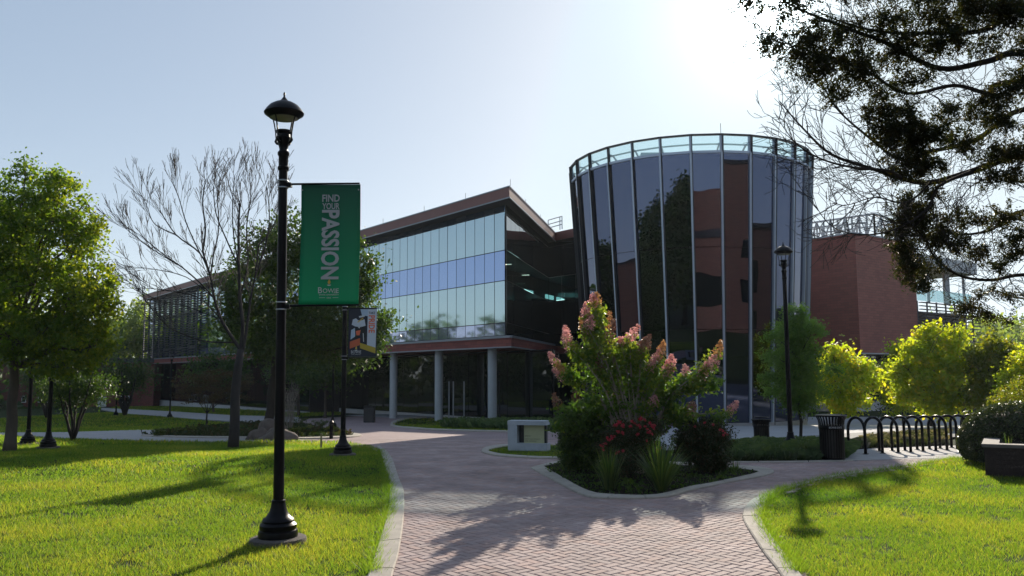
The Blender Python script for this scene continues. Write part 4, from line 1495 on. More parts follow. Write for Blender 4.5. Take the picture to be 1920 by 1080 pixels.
# sweetgum behind the nearest lamp post
Yg = 27.0
b0 = gpx(500, Yg)
tree('sweetgum_tree', b0, [blob(500, 470, 45, 50, Yg), blob(470, 540, 60, 60, Yg), blob(560, 540, 70, 70, Yg), blob(640, 560, 70, 60, Yg), blob(680, 520, 32, 50, Yg), blob(700, 610, 40, 38, Yg),
                           blob(610, 620, 80, 50, Yg), blob(480, 620, 75, 50, Yg), blob(545, 640, 80, 45, Yg), blob(560, 450, 50, 60, Yg), blob(620, 480, 50, 60, Yg), blob(440, 590, 35, 45, Yg),
                           blob(650, 650, 60, 35, Yg)],
     0.15, at(520, 650, Yg), 'leaf_gum', 0.115, 620, 70, 0.24,
     'dark dense tree behind the nearest lamp post and green banner', group='broad leaved trees on the lawn', bark='dark_bark')
for i, (px, Y_) in enumerate([(400, 70), (560, 60), (610, 56)]):
    tree('background_tree', gpx(px, Y_), [blob(px, 690, 45, 30, Y_), blob(px - 20, 705, 35, 20, Y_), blob(px + 25, 700, 35, 22, Y_)], 0.1, at(px, 730, Y_), 'leaf_gum', 0.25, 70, 40, 0.4,
         ['small dark tree in front of the louvred end', 'dark small tree seen under the sweetgum', 'dark bushy tree beside the entrance'][i], group='small trees along the wing', twigs=False)
# low red japanese maple in the bed
b0 = gp(387, 803)
r = tree('japanese_maple', b0, [blob(372, 715, 45, 22, b0.y), blob(420, 712, 50, 20, b0.y), blob(395, 735, 55, 22, b0.y), blob(440, 735, 35, 20, b0.y), blob(360, 740, 30, 15, b0.y)],
     0.05, at(388, 775, b0.y), 'leaf_red_maple', 0.06, 170, 60, 0.14, 'low spreading dark japanese maple in the mulch bed', bark='dark_bark', flat=0.35)


# bare trees: recursive boughs
RMIN = [0.002]


def grow(m, p, d, L, r, lvl, maxl, spread=0.55, upb=0.15, nkids=(2, 4), curve=0.1, sides=5):
    n = 4
    pts = [p.copy()]; q = p.copy(); dd = d.copy()
    for i in range(n):
        dd = (dd + Vector((random.gauss(0, curve), random.gauss(0, curve), random.gauss(0, curve) + upb * 0.35))).normalized()
        q = q + dd * (L / n)
        pts.append(q.copy())
    rr = [max(r * (1 - 0.45 * i / n), RMIN[0]) for i in range(n + 1)]
    m.tube(pts, rr, sides if lvl < 2 else 3, cap=False)
    if lvl >= maxl: return
    kids = random.randint(*nkids)
    for k in range(kids):
        i = random.choice((2, 3, 4)) if k else 4
        ax = Vector((random.gauss(0, 1), random.gauss(0, 1), random.gauss(0, 1)))
        ax = (ax - dd * ax.dot(dd)).normalized()
        nd = (dd + ax * random.uniform(spread * .5, spread * 1.3) + Vector((0, 0, upb))).normalized()
        grow(m, pts[i], nd, L * random.uniform(0.58, 0.82), rr[i] * (0.72 if k == 0 else 0.55), lvl + 1, maxl, spread, upb, nkids, curve, sides)


bt = gp(437, 840)
bare = empty('bare_tree', bt, 'leafless tree with fine upswept twigs and a pale scarred trunk on the lawn', 'tree')
Yb = bt.y
m = MB()
tpts = [bt - Vector((0, 0, .1)), at(440, 800, Yb), at(441, 740, Yb), at(446, 690, Yb), at(452, 655, Yb)]
m.tube(tpts, [0.14, 0.12, 0.11, 0.10, 0.085], 10)
m.build('trunk', 'bare_bark', bare, smooth=True)
random.seed(21)
RMIN[0] = 0.0045
m = MB()
limbs = [([(452, 655), (440, 640), (415, 600), (402, 560), (395, 520), (380, 472)], 0.05),
         ([(452, 655), (455, 610), (450, 560), (448, 500), (447, 430), (450, 380)], 0.055),
         ([(455, 660), (462, 620), (470, 560), (478, 520), (485, 460)], 0.04),
         ([(440, 642), (385, 640), (340, 625), (310, 608), (270, 560)], 0.022),
         ([(402, 560), (380, 535), (340, 500), (310, 480), (262, 440)], 0.024),
         ([(415, 600), (375, 560), (320, 545), (265, 540)], 0.016),
         ([(395, 520), (375, 475), (330, 440), (300, 395)], 0.026),
         ([(380, 472), (385, 430), (380, 380), (385, 340)], 0.028),
         ([(448, 500), (425, 450), (405, 400), (400, 350)], 0.024),
         ([(478, 520), (500, 450), (505, 400), (500, 350)], 0.024),
         ([(395, 520), (400, 480), (410, 430), (408, 370), (412, 335)], 0.022), ([(450, 560), (465, 490), (462, 430), (470, 370), (468, 330)], 0.022),
         ([(375, 475), (350, 420), (335, 370), (322, 340)], 0.018), ([(330, 440), (290, 420), (275, 385), (262, 360)], 0.014), ([(340, 500), (290, 470), (250, 440), (232, 425)], 0.014),
         ([(402, 560), (350, 520), (290, 505), (240, 500)], 0.014), ([(415, 600), (350, 575), (290, 560), (245, 530)], 0.012), ([(448, 500), (438, 440), (436, 380), (440, 330)], 0.02),
         ([(485, 460), (515, 420), (522, 370), (520, 340)], 0.016)]
for pts, r0 in limbs:
    dy = random.uniform(-.6, .6)
    W3 = [at(x, y, Yb + dy * i / len(pts)) for i, (x, y) in enumerate(pts)]
    cv = catmull(W3, 4)
    nn_ = len(cv)
    m.tube(cv, [r0 * (1 - 0.6 * i / nn_) for i in range(nn_)], 6, cap=False)
    for i in range(4, nn_, 1):
        if i < nn_ * 0.3: continue
        for _ in range(2 if i > nn_ * 0.55 else 1):
            d = (cv[min(i + 1, nn_ - 1)] - cv[i - 1]).normalized()
            ax = Vector((random.gauss(0, 1), random.gauss(0, .6), random.gauss(0, .6))); ax = (ax - d * ax.dot(d)).normalized()
            nd = (d + ax * 0.6 + Vector((0, 0, .25))).normalized()
            grow(m, cv[i], nd, random.uniform(0.28, 0.5), r0 * .2, 2, 4, 0.34, 0.10, (2, 3), 0.05)
m.build('branches', 'bare_bark', bare, smooth=True)

RMIN[0] = 0.003
# vase shaped bare-stemmed shrub by the boulders
sp = gp(543, 812)
r = empty('bare_shrub', sp, 'pale bare many stemmed shrub between the boulder and the lamp posts', 'shrub')
m = MB()
for k in range(26):
    a = random.uniform(0, 2 * PI)
    d = Vector((math.cos(a) * random.uniform(.05, .35), math.sin(a) * .2, 1)).normalized()
    grow(m, sp + Vector((math.cos(a) * .05, 0, 0)), d, random.uniform(.6, .9), 0.014, 3, 5, 0.3, 0.15, (2, 3), 0.05)
m.build('stems', 'pale_bark', r)

# right side trees
random.seed(5)


def conic(px, top, bot, w_, Y_, n=6, asym=0.0):
    out = []
    prof = lambda t: w_ * math.sin(PI * (.07 + .80 * t ** 1.25)) ** .85
    for q in range(11):
        t = random.uniform(.08, .92); sg = random.choice((-1, 1))
        out.append(blob(px + sg * prof(t) * random.uniform(.75, 1.08), top + (bot - top) * t, w_ * .22, w_ * .16, Y_ + random.uniform(-.6, .6)))
    for k in range(n):
        t = (k + .5) / n
        ww = prof(t)
        out.append(blob(px + random.uniform(-.12, .12) * w_, top + (bot - top) * t, ww * .8, (bot - top) / n * .8, Y_))
    return out


Yc1 = 18.6
tree('cypress_tree', gpx(1498, Yc1), conic(1499, 572, 770, 62, Yc1, 7), 0.035, at(1499, 680, Yc1), 'leaf_cypress', 0.085, 520, 34, 0.085,
     'feathery blue green conical tree between the lamp post and the slatted bin', bark='dark_bark', aspect=0.34, shell=.3)
tree('linden_tree', gpx(1573, 38), conic(1582, 648, 772, 54, 38, 6), 0.06, at(1574, 740, 38), 'leaf_bright', 0.17, 220, 34, 0.19,
     'small rounded yellow green tree behind the slatted bin', group='young sunlit trees along the plaza', bark='dark_bark')
tree('linden_tree', gpx(1745, 34), conic(1757, 616, 774, 80, 34, 7), 0.07, at(1746, 740, 34), 'leaf_bright', 0.17, 420, 34, 0.17,
     'largest bright yellow tree above the bicycle stands', group='young sunlit trees along the plaza', bark='dark_bark', tintshift=lambda P: np.full(len(P), 0.12))
tree('linden_tree', gpx(1692, 44), conic(1694, 645, 770, 40, 44, 5), 0.06, at(1692, 740, 44), 'leaf_bright', 0.15, 150, 55, 0.26,
     'narrow yellow green tree half hidden left of the largest yellow tree', group='young sunlit trees along the plaza', bark='dark_bark')
tree('linden_tree', gpx(1866, 33), conic(1872, 632, 778, 60, 33, 6), 0.07, at(1864, 740, 33), 'leaf_olive', 0.15, 330, 40, 0.18,
     'olive green tree between the yellow tree and the picture edge', group='young sunlit trees along the plaza', bark='dark_bark')
tree('linden_tree', gpx(1940, 30), conic(1935, 665, 790, 50, 30, 5), 0.06, at(1940, 750, 30), 'leaf_bright', 0.12, 180, 60, 0.2,
     'yellow green tree cut by the picture edge above the round hedge', group='young sunlit trees along the plaza', bark='dark_bark')
b0 = gpx(1905, 20)
r = empty('loose_shrub', b0, 'loose pale green shrub behind the round hedge', 'shrub')
Cc, P, ids = sample_blobs([blob(1905, 745, 34, 40, 20), blob(1880, 765, 25, 25, 20), blob(1940, 735, 35, 40, 20)], 90, 60, 0.08, 0.2)
leaves('foliage', P, 0.05, 'leaf_olive', r)
m = MB()
for k in range(5): m.tube(wob_line(b0, at(1885 + 12 * k, 745, 20), 4, .03), 0.01, 4)
m.build('stems', 'dark_bark', r)
# dark shrubs in the undercroft
for i, (px, Y_) in enumerate([(1665, 52), (1705, 54)]):
    b0 = gpx(px, Y_)
    r = empty('dark_shrub', b0, ['dark shrub in the shade below the brick block', 'second dark shrub further along the brick block'][i], 'shrub')
    MB().tube([b0, at(px, 735, Y_)], 0.06, 5).build('stem', 'dark_bark', r)
    Cc, P, ids = sample_blobs([blob(px, 720, 28, 40, Y_), blob(px + 10, 750, 25, 25, Y_)], 60, 40, 0.3, 0.2)
    leaves('foliage', P, 0.16, 'leaf_gum', r)
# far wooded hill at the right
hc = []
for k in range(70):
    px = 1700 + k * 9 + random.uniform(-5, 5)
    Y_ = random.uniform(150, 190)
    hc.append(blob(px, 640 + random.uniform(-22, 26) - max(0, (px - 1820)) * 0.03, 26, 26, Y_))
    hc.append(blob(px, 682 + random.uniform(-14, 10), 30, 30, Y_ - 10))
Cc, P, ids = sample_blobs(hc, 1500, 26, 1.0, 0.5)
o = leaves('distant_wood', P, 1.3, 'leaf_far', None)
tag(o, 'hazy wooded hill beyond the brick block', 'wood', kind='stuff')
# wood beyond the left buildings, off to the side, mirrored in the glazing
hc = []
for k in range(60):
    a = math.radians(-95 + k * 1.15)
    R_ = random.uniform(95, 130)
    hc.append((math.sin(a) * R_, math.cos(a) * R_, gz(100) + random.uniform(2, 7), 5, 5, 5.5))
Cc, P, ids = sample_blobs(hc, 900, 24, 1.1, 0.4)
o = leaves('distant_wood', P, 1.2, 'leaf_gum', None)
tag(o, 'line of dark trees to the left of the lawn', 'wood', kind='stuff')
# trees behind the viewer, mirrored in the tower
for i, (x, y, h_, r_) in enumerate([(-11, -11, 16.5, 4.6), (-16, -20, 15, 4.5), (-31, 4, 15, 5), (-46, -10, 12, 5), (-45, 52, 12, 4.5), (46, 0, 6, 3)]):
    tree('shade_tree', (x, y, 0), [(x, y, h_ * .45, r_, r_, h_ * .28), (x + 1, y, h_ * .7, r_ * .8, r_ * .8, h_ * .24), (x - r_ * .4, y + .5, h_ * .35, r_ * .8, r_ * .8, h_ * .18)],
         0.3, (x, y, h_ * .3), 'leaf_gum', 0.45, 480, 44, 0.55,
         ['tall dark tree behind the viewer, beside the stair tower', 'tallest dark tree behind the viewer', 'round tree on the rear lawn nearest the path', 'round tree far on the rear lawn', 'dark tree beyond the louvred wing end, outside the picture on the left', 'small tree in front of the lower red brick hall'][i],
         group='trees mirrored in the tower glass', bark='dark_bark', twigs=False)

# =================================================================== JUNIPER reaching in from the right
random.seed(3)
RMIN[0] = 0.0022
jb = Vector((8.6, 9.2, 0))
jun = empty('juniper_tree', jb, 'old juniper reaching dark ragged boughs over the path from the right', 'tree')
m = MB()
jt = [jb - Vector((0, 0, .2)), jb + Vector((0, 0, 1.5)), jb + Vector((-.1, -.2, 3.2)), jb + Vector((-.15, -.5, 4.8)), jb + Vector((-.3, -.8, 6.6)), jb + Vector((-.2, -.9, 8.0))]
m.tube(catmull(jt, 4), [0.26 - 0.008 * i for i in range(21)], 12)
m.build('trunk', 'trunk', jun, smooth=True)
JB = [  # (points, depth start, depth end, radius, twigs)
    ([(2250, 330), (2050, 310), (1920, 292), (1820, 322), (1745, 342), (1690, 335), (1640, 318), (1560, 290), (1505, 240), (1462, 190)], 8.3, 6.6, 0.05, 0.7),
    ([(2250, 200), (2050, 160), (1920, 100), (1850, 115), (1760, 128), (1660, 80), (1580, 50), (1480, 8), (1420, -40)], 8.2, 6.3, 0.05, 1.0),
    ([(2250, 60), (2050, -10), (1920, 10), (1850, 55), (1760, 62), (1660, 60), (1590, 45), (1530, 20)], 8.0, 6.8, 0.045, 1.0),
    ([(2250, 260), (2050, 235), (1920, 205), (1830, 262), (1740, 285), (1690, 300), (1620, 250), (1570, 205), (1545, 165)], 8.3, 7.0, 0.04, 0.8),
    ([(1690, 335), (1665, 320), (1600, 314), (1545, 300), (1500, 275), (1470, 240), (1450, 205)], 7.0, 6.4, 0.016, 0.7),
    ([(1820, 322), (1760, 350), (1740, 390), (1690, 425), (1630, 440), (1570, 430), (1535, 395), (1520, 345)], 7.4, 6.6, 0.016, 0.6),
    ([(1745, 342), (1700, 380), (1640, 370), (1580, 385), (1535, 360)], 7.2, 6.7, 0.012, 0.7),
    ([(2250, 500), (2050, 520), (1920, 515), (1860, 525), (1800, 517), (1755, 485), (1735, 450), (1710, 420), (1690, 400)], 8.2, 7.0, 0.026, 0.6),
    ([(2250, 420), (2050, 400), (1920, 395), (1860, 430), (1800, 440), (1760, 430), (1720, 450)], 8.4, 7.4, 0.03, 0.8),
    ([(2250, 620), (2050, 560), (1920, 560), (1860, 545), (1820, 575), (1800, 600)], 8.6, 7.6, 0.018, 0.8),
    ([(2150, 120), (1920, 150), (1860, 175), (1790, 160), (1700, 175), (1620, 130), (1560, 110), (1500, 90), (1430, 70)], 8.0, 6.5, 0.03, 1.0),
    ([(2150, 320), (1960, 340), (1880, 330), (1820, 350), (1790, 400)], 8.2, 7.2, 0.02, 0.8),
    ([(2100, -60), (1900, -80), (1750, -60), (1600, -60), (1480, -40), (1400, 10)], 7.6, 6.0, 0.03, 1.0),
]
m = MB()
joints = []
for pts, y0, y1, r0, tw in JB:
    n_ = len(pts)
    W3 = [at(x, y, y0 + (y1 - y0) * i / (n_ - 1)) for i, (x, y) in enumerate(pts)]
    if pts[0][0] >= 2100:
        k = min(max(W3[0].z + 0.6, 1.5), 7.6)
        W3 = [Vector((8.45, 8.6, min(7.4, W3[0].z + .2)))] + W3[1:]
    cv = catmull(W3, 5)
    nn_ = len(cv)
    m.tube(cv, [r0 * (1 - 0.93 * (i / (nn_ - 1)) ** .8) for i in range(nn_)], 7, cap=False)
    for i in range(4, nn_):
        joints.append((cv[i], r0))
        for _ in range(2):
            if random.random() > 0.75 * tw + .1 or i > nn_ - 4: continue
            d = (cv[min(i + 1, nn_ - 1)] - cv[i - 1]).normalized()
            ax = Vector((random.gauss(0, 1), random.gauss(0, .7), random.gauss(0, 1))); ax = (ax - d * ax.dot(d)).normalized()
            nd = (d + ax * 0.75).normalized()
            grow(m, cv[i], nd, random.uniform(.15, .34), 0.005, 2, 4, 0.55, 0.04, (2, 3), 0.12)
m.build('branches', 'dark_bark', jun, smooth=True)
JF = [(1405, 20, 22, 40, 6.3, .5), (1435, 75, 30, 24, 6.4, .6), (1480, 90, 40, 28, 6.5, 1.0), (1480, 25, 34, 26, 6.4, .5), (1520, 130, 38, 32, 6.6, 1.4), (1530, 60, 45, 28, 6.6, 1), (1560, 110, 45, 30, 6.7, 1.3),
      (1570, 165, 35, 22, 6.8, 1.2), (1600, 60, 45, 30, 6.8, 1), (1620, 120, 45, 30, 6.8, 1.3), (1640, 165, 40, 25, 6.9, .9), (1660, 40, 40, 30, 6.8, .9), (1690, 90, 45, 30, 7, 1.2), (1710, 150, 40, 28, 7, 1.1),
      (1740, 20, 50, 28, 7, 1.1), (1760, 80, 45, 30, 7, 1.2), (1790, 50, 40, 25, 7, 1.1), (1830, 15, 60, 28, 7.2, 1.6), (1890, 20, 60, 35, 7.2, 1.8), (1850, 80, 40, 18, 7.2, .8),
      (1650, 215, 30, 25, 7, 1.4), (1690, 220, 35, 28, 7, 1.6), (1670, 255, 38, 25, 7, 1.6), (1720, 255, 40, 30, 7.1, 1.6), (1760, 250, 35, 25, 7.1, 1.2), (1700, 295, 40, 22, 7.1, 1.5), (1740, 310, 35, 22, 7.1, 1.5),
      (1780, 215, 30, 25, 7.1, .8), (1810, 265, 35, 22, 7.3, 1.1), (1690, 325, 32, 16, 7.1, 1.3), (1860, 195, 35, 22, 7.4, 1.2), (1900, 160, 35, 30, 7.4, 1.6), (1880, 225, 40, 22, 7.4, 1.2), (1830, 220, 25, 15, 7.3, .8),
      (1850, 295, 40, 18, 7.5, 1.0), (1900, 285, 30, 18, 7.5, 1.4), (1860, 330, 40, 18, 7.5, 1.0), (1910, 330, 28, 20, 7.5, 1.2),
      (1705, 380, 22, 22, 7.2, 1.3), (1690, 425, 22, 28, 7.2, 1.7), (1720, 420, 26, 26, 7.3, 1.5), (1700, 465, 24, 26, 7.3, 1.7), (1705, 505, 22, 26, 7.3, 1.6), (1725, 535, 18, 16, 7.3, 1.2), (1735, 395, 24, 18, 7.3, 1),
      (1755, 450, 30, 22, 7.4, 1.5), (1790, 455, 30, 18, 7.4, 1.4), (1780, 410, 26, 18, 7.4, 1), (1830, 470, 32, 14, 7.5, 1.2), (1745, 500, 22, 14, 7.4, .9), (1820, 410, 30, 20, 7.5, .9), (1880, 410, 35, 20, 7.6, 1.1),
      (1900, 470, 30, 22, 7.6, 1.1), (1870, 500, 26, 12, 7.6, .8), (1810, 580, 26, 14, 7.8, 1.1), (1840, 590, 20, 10, 7.8, .9), (1850, 545, 22, 10, 7.8, .5), (1870, 600, 20, 8, 7.8, .6), (1900, 560, 20, 12, 7.8, .5),
      (1750, 360, 22, 14, 7.3, .8), (1910, 440, 20, 18, 7.6, .9), (1960, 100, 60, 60, 7.4, 1.2), (1970, 260, 60, 60, 7.5, 1.0), (1970, 420, 60, 60, 7.6, 1.0),
      (2060, 60, 70, 60, 7.7, .9), (2060, 200, 60, 60, 7.8, .9), (2060, 340, 60, 50, 7.8, .8), (2060, 500, 60, 50, 7.9, .8), (2150, 120, 60, 60, 8.1, .8), (2150, 300, 60, 60, 8.1, .8), (2150, 450, 60, 60, 8.2, .8), (2050, -80, 90, 60, 7.7, .8), (1980, 560, 50, 30, 7.9, .8), (1500, -30, 70, 30, 6.4, 1), (1650, -30, 80, 30, 6.8, 1), (1800, -30, 90, 30, 7, 1)]
Ps = []; Ds = []; Ts = []
sp_ = MB()
JA = np.array([tuple(j[0]) for j in joints])
for px, py, rx, ry, Y_, dn in JF:
    bl = blob(px, py, rx, ry, Y_)
    ns = int((12.5 if px < 1620 else 16) * dn * (rx * ry) / 900) + 4
    for _ in range(ns):
        d = RNG.normal(size=3); d /= np.linalg.norm(d)
        rr_ = RNG.random() ** 0.5 * 1.05
        c = np.array(bl[:3]) + d * rr_ * np.array(bl[3:6])
        # a spray: short twig hung with many scale leaves
        sd = RNG.normal(size=3) + np.array([-0.6, -.1, -0.15]); sd /= np.linalg.norm(sd)
        L_ = RNG.uniform(.10, .26)
        k = int(84 * RNG.uniform(.6, 1.3))
        t = RNG.random(k)
        q = c + sd * (t[:, None] - .5) * L_ + RNG.normal(size=(k, 3)) * 0.027 * (1.15 - t[:, None] * .7)
        Ps.append(q); Ds.append(np.tile(sd * 1.2, (k, 1)) ); Ts.append(np.clip(RNG.random() * .6 + RNG.random(k) * .5, 0, 1))
        if _ % 4 == 0:
            i = int(np.argmin(((JA - c) ** 2).sum(1)))
            sp_.tube(wob_line(Vector(JA[i]), Vector(c), 3, 0.09), [0.004, 0.003, 0.0025, 0.002], 3, cap=False)
sp_.build('twigs', 'dark_bark', jun)
P = np.concatenate(Ps); D_ = np.concatenate(Ds); T_ = np.concatenate(Ts)
leaves('crown', P, 0.031, 'leaf_juniper', jun, aspect=0.36, tint=T_, dirs=D_)

# =================================================================== LAMP POSTS
def make_lamp():
    r = empty('lamp_post', (0, 0, 0))
    Z3 = lambda pr: [(a, z if z < 3.63 else 3.62 + (z - 3.62) * 1.2) for a, z in pr]
    MB().lathe([(0.25, -0.06), (0.27, 0.02), (0.262, 0.05), (0.24, 0.06)], n=28).build('footing', 'footing_dark', r, autosmooth=True)
    MB().lathe([(0.185, 0.055), (0.187, 0.10), (0.180, 0.125), (0.168, 0.13), (0.172, 0.145), (0.175, 0.175), (0.16, 0.19), (0.148, 0.20), (0.152, 0.215), (0.14, 0.235), (0.115, 0.25), (0.092, 0.285),
                (0.075, 0.33), (0.066, 0.375), (0.064, 0.385), (0.068, 0.395), (0.064, 0.405), (0.056, 0.41)], n=28).build('base', 'black_metal', r, autosmooth=True)
    MB().lathe(Z3([(0.051, 0.40), (0.043, 3.62), (0.043, 3.66)]), n=20).build('pole', 'black_metal', r, autosmooth=True)
    MB().lathe(Z3([(0.047, 3.62), (0.056, 3.635), (0.056, 3.65), (0.047, 3.66), (0.047, 3.74), (0.058, 3.755), (0.058, 3.775), (0.043, 3.79), (0.040, 3.80), (0.052, 3.84), (0.066, 3.88), (0.070, 3.90), (0.062, 3.905),
                (0.06, 3.93), (0.076, 3.945), (0.078, 3.96), (0.06, 3.962)]), n=24).build('capital', 'black_metal', r, autosmooth=True)
    for k in range(4):
        a = PI / 4 + k * PI / 2 + 0.25
        c_, s_ = math.cos(a), math.sin(a)
        pts = [(rr * c_, rr * s_, z_) for rr, z_ in Z3(((0.05, 3.85), (0.085, 3.86), (0.097, 3.875), (0.092, 3.90), (0.098, 3.95), (0.112, 4.01), (0.128, 4.06), (0.14, 4.085)))]
        MB().tube(pts, [0.012, 0.013, 0.015, 0.008, 0.0075, 0.0075, 0.0075, 0.0075], 6).build('cage_rod', 'black_metal', r, smooth=True)
    MB().lathe(Z3([(0.145, 4.07), (0.15, 4.075), (0.19, 4.098), (0.197, 4.112), (0.188, 4.125), (0.175, 4.142), (0.14, 4.175), (0.09, 4.200), (0.045, 4.212), (0.03, 4.228), (0.014, 4.245), (0.008, 4.255), (0.011, 4.268),
                (0.009, 4.285), (0.002, 4.292)]), n=28).build('lamp_cap', 'black_metal', r, autosmooth=True)
    MB().lathe(Z3([(0.135, 4.066), (0.12, 4.060), (0.02, 4.058)]), n=24).build('lens', 'lamp_lens', r, autosmooth=True)
    return r


lamp0 = make_lamp()
LAMPS = [(527, 8.15, 'nearest black lamp post on the lawn carrying the green banner'),
         (644, 16.9, 'black lamp post carrying the dark photo banner'),
         (1480, 17.6, 'black lamp post beside the feathery conical tree'),
         (94, 20.2, 'black lamp post at the footpath edge, nearest the maple trunk on its right'),
         (56, 22.3, 'black lamp post on the shaded lawn just right of the maple trunk'),
         (319, 58, 'distant lamp post in front of the louvred wing end'),
         (218, 63, 'distant lamp post beside the white door'),
         (624, 36.5, 'distant lamp post behind the photo banner post')]
lamps = []
for i, (px, Y_, lab) in enumerate(LAMPS):
    o = lamp0 if i == 0 else copy_tree(lamp0)
    o.location = gpx(px, Y_)
    o.rotation_euler = (0, 0, random.uniform(0, 1.5) if i else 0.15)
    if i == 0: o.rotation_euler = (math.radians(0.3), math.radians(-0.45), 0.15)
    if i == 2: o.rotation_euler = (0, 0, 0.6)
    tag(o, lab, 'lamp post', 'black lamp posts along the paths')
    lamps.append(o)
random.seed(9)


# banners hang from the posts
def text_mesh(name, body, mat, parent, loc, w, h, rotz=0, extr=0.0, bold=0.0):
    """flat lettering in the XZ plane, fitted into w x h, its centre at loc; rotz turns it in the plane"""
    cu = bpy.data.curves.new('t', 'FONT'); cu.body = body; cu.size = 1; cu.align_x = 'CENTER'; cu.align_y = 'CENTER'
    cu.offset = bold; cu.resolution_u = 3
    o = bpy.data.objects.new('t', cu)
    C.objects.link(o)
    dg = bpy.context.evaluated_depsgraph_get()
    me = bpy.data.meshes.new_from_object(o.evaluated_get(dg))
    bpy.data.objects.remove(o); bpy.data.curves.remove(cu)
    co = np.empty(len(me.vertices) * 3); me.vertices.foreach_get('co', co); co = co.reshape(-1, 3)
    mn, mx = co.min(0), co.max(0)
    co = (co - (mn + mx) / 2) / np.maximum(mx - mn, 1e-6) * np.array([w, h, 0])
    c_, s_ = math.cos(rotz), math.sin(rotz)
    out = np.stack([co[:, 0] * c_ - co[:, 1] * s_ + loc[0], np.full(len(co), loc[1]), co[:, 0] * s_ + co[:, 1] * c_ + loc[2]], 1)
    me.vertices.foreach_set('co', out.ravel())
    me.name = name
    me.materials.clear(); me.materials.append(MATS[mat])
    me.update()
    return link(name, me, parent)


def flat(name, pts, y, mat, parent):
    me = bpy.data.meshes.new(name)
    me.from_pydata([(x, y, z) for x, z in pts], [], [tuple(range(len(pts)))])
    me.materials.append(MATS[mat])
    return link(name, me, parent)


def banner_root(px, py, Y_, label):
    p = at(px, py, Y_)
    return empty('banner', p, label, 'banner'), p


def hang(px, Y_, zt_, zb_, w, lampo, topx=0.0):
    """arms and clamps belong to the post"""
    lp = lampo.location
    for z_ in (zt_, zb_):
        zz = z_ - lp.z
        a = MB(); a.tube([(0.03, 0, zz), (0.11, 0, zz), (w, 0, zz)], [0.011, 0.011, 0.009], 8)
        a.box(0.04, -0.03, zz - 0.03, 0.085, 0.03, zz + 0.012)
        o = link('banner_arm', a.build('tmp', 'black_metal').data, lampo)
        bpy.data.objects.remove(bpy.data.objects['tmp'])
        o.rotation_euler = (0, 0, -lampo.rotation_euler.z)
        for dz in (0.035, -0.035):
            b_ = MB().lathe([(0.052, zz + dz - .006), (0.054, zz + dz), (0.052, zz + dz + .006)], n=18)
            o = link('clamp_band', b_.build('tmp', 'band_metal').data, lampo)
            bpy.data.objects.remove(bpy.data.objects['tmp'])


Y1 = lamps[0].location.y
bt_, bb_ = at(565, 347, Y1), at(565, 572, Y1)
ban, p0 = banner_root(565, 347, Y1, 'green banner reading FIND YOUR PASSION hanging from the nearest lamp post')
BW, BH = (678 - 565) * Y1 / F, bt_.z - bb_.z
# gently billowing cloth
vs = []; fs = []
nx, nz_ = 12, 22
for j in range(nz_ + 1):
    for i in range(nx + 1):
        u, v = i / nx, j / nz_
        vs.append((u * BW + 0.004 * math.sin(v * 5), 0.010 * math.sin(u * 5 + v * 3) * math.sin(v * PI), -v * BH + 0.004 * u))
for j in range(nz_):
    for i in range(nx):
        a = j * (nx + 1) + i
        fs.append((a, a + nx + 1, a + nx + 2, a + 1))
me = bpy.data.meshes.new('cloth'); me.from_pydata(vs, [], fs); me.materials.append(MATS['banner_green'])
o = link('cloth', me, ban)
me.polygons.foreach_set('use_smooth', [True] * len(me.polygons))
sol = o.modifiers.new('thick', 'SOLIDIFY'); sol.thickness = 0.003
yy = -0.020
ux = BW / 113; uz = BH / 225      # one unit = one pixel of the banner as seen
cx = 58 * ux
text_mesh('lettering', 'FIND', 'print_grey', ban, (cx, yy, -26 * uz), 33 * ux, 13.5 * uz, bold=0.022)
text_mesh('lettering', 'YOUR', 'print_grey', ban, (cx, yy, -41 * uz), 33 * ux, 12 * uz, bold=0.022)
text_mesh('lettering', 'PASSION', 'print_grey', ban, (cx, yy, -113 * uz), 130 * uz, 34 * ux, rotz=-PI / 2, bold=0.03)
text_mesh('lettering', 'B', 'print_white', ban, (40.5 * ux, yy, -198 * uz), 7.5 * ux, 10.5 * uz, bold=0.0)
text_mesh('lettering', 'OWIE', 'print_white', ban, (60.5 * ux, yy, -199 * uz), 30 * ux, 8 * uz, bold=0.0)
for x_ in (37.5, 66.5, 70.5):
    flat('lettering', [((x_ - 1) * ux, -203.4 * uz), ((x_ + 3.2) * ux, -203.4 * uz), ((x_ + 3.2) * ux, -202.8 * uz), ((x_ - 1) * ux, -202.8 * uz)], yy - .0005, 'print_white', ban)
text_mesh('lettering', 'STATE UNIVERSITY', 'print_white', ban, (57 * ux, yy, -206.5 * uz), 37 * ux, 2.6 * uz)
text_mesh('lettering', '1865', 'print_white', ban, (57 * ux, yy, -212 * uz), 8 * ux, 2.4 * uz)
for s_ in (-1, 1):
    flat('rule', [((57 + s_ * 7) * ux, -212.2 * uz), ((57 + s_ * 18) * ux, -212.2 * uz), ((57 + s_ * 18) * ux, -211.6 * uz), ((57 + s_ * 7) * ux, -211.6 * uz)][::s_], yy, 'print_white', ban)


def flame(parent, cx, cz, ux, uz, y):
    pts = [(0, 7), (1.6, 4.5), (2.6, 1.5), (2.2, -1.2), (0.8, -3), (-0.8, -3), (-2.2, -1.2), (-2.6, 1.2), (-1.4, 3.2), (-.7, 4.5)]
    flat('flame_emblem', [(cx + a * ux, cz + b * uz) for a, b in pts][::-1], y, 'print_gold', parent)
    flat('flame_bowl', [(cx + a * ux, cz + b * uz) for a, b in [(-4, -4), (4, -4), (2.5, -5.6), (0, -6.2), (-2.5, -5.6)]], y, 'print_white', parent)


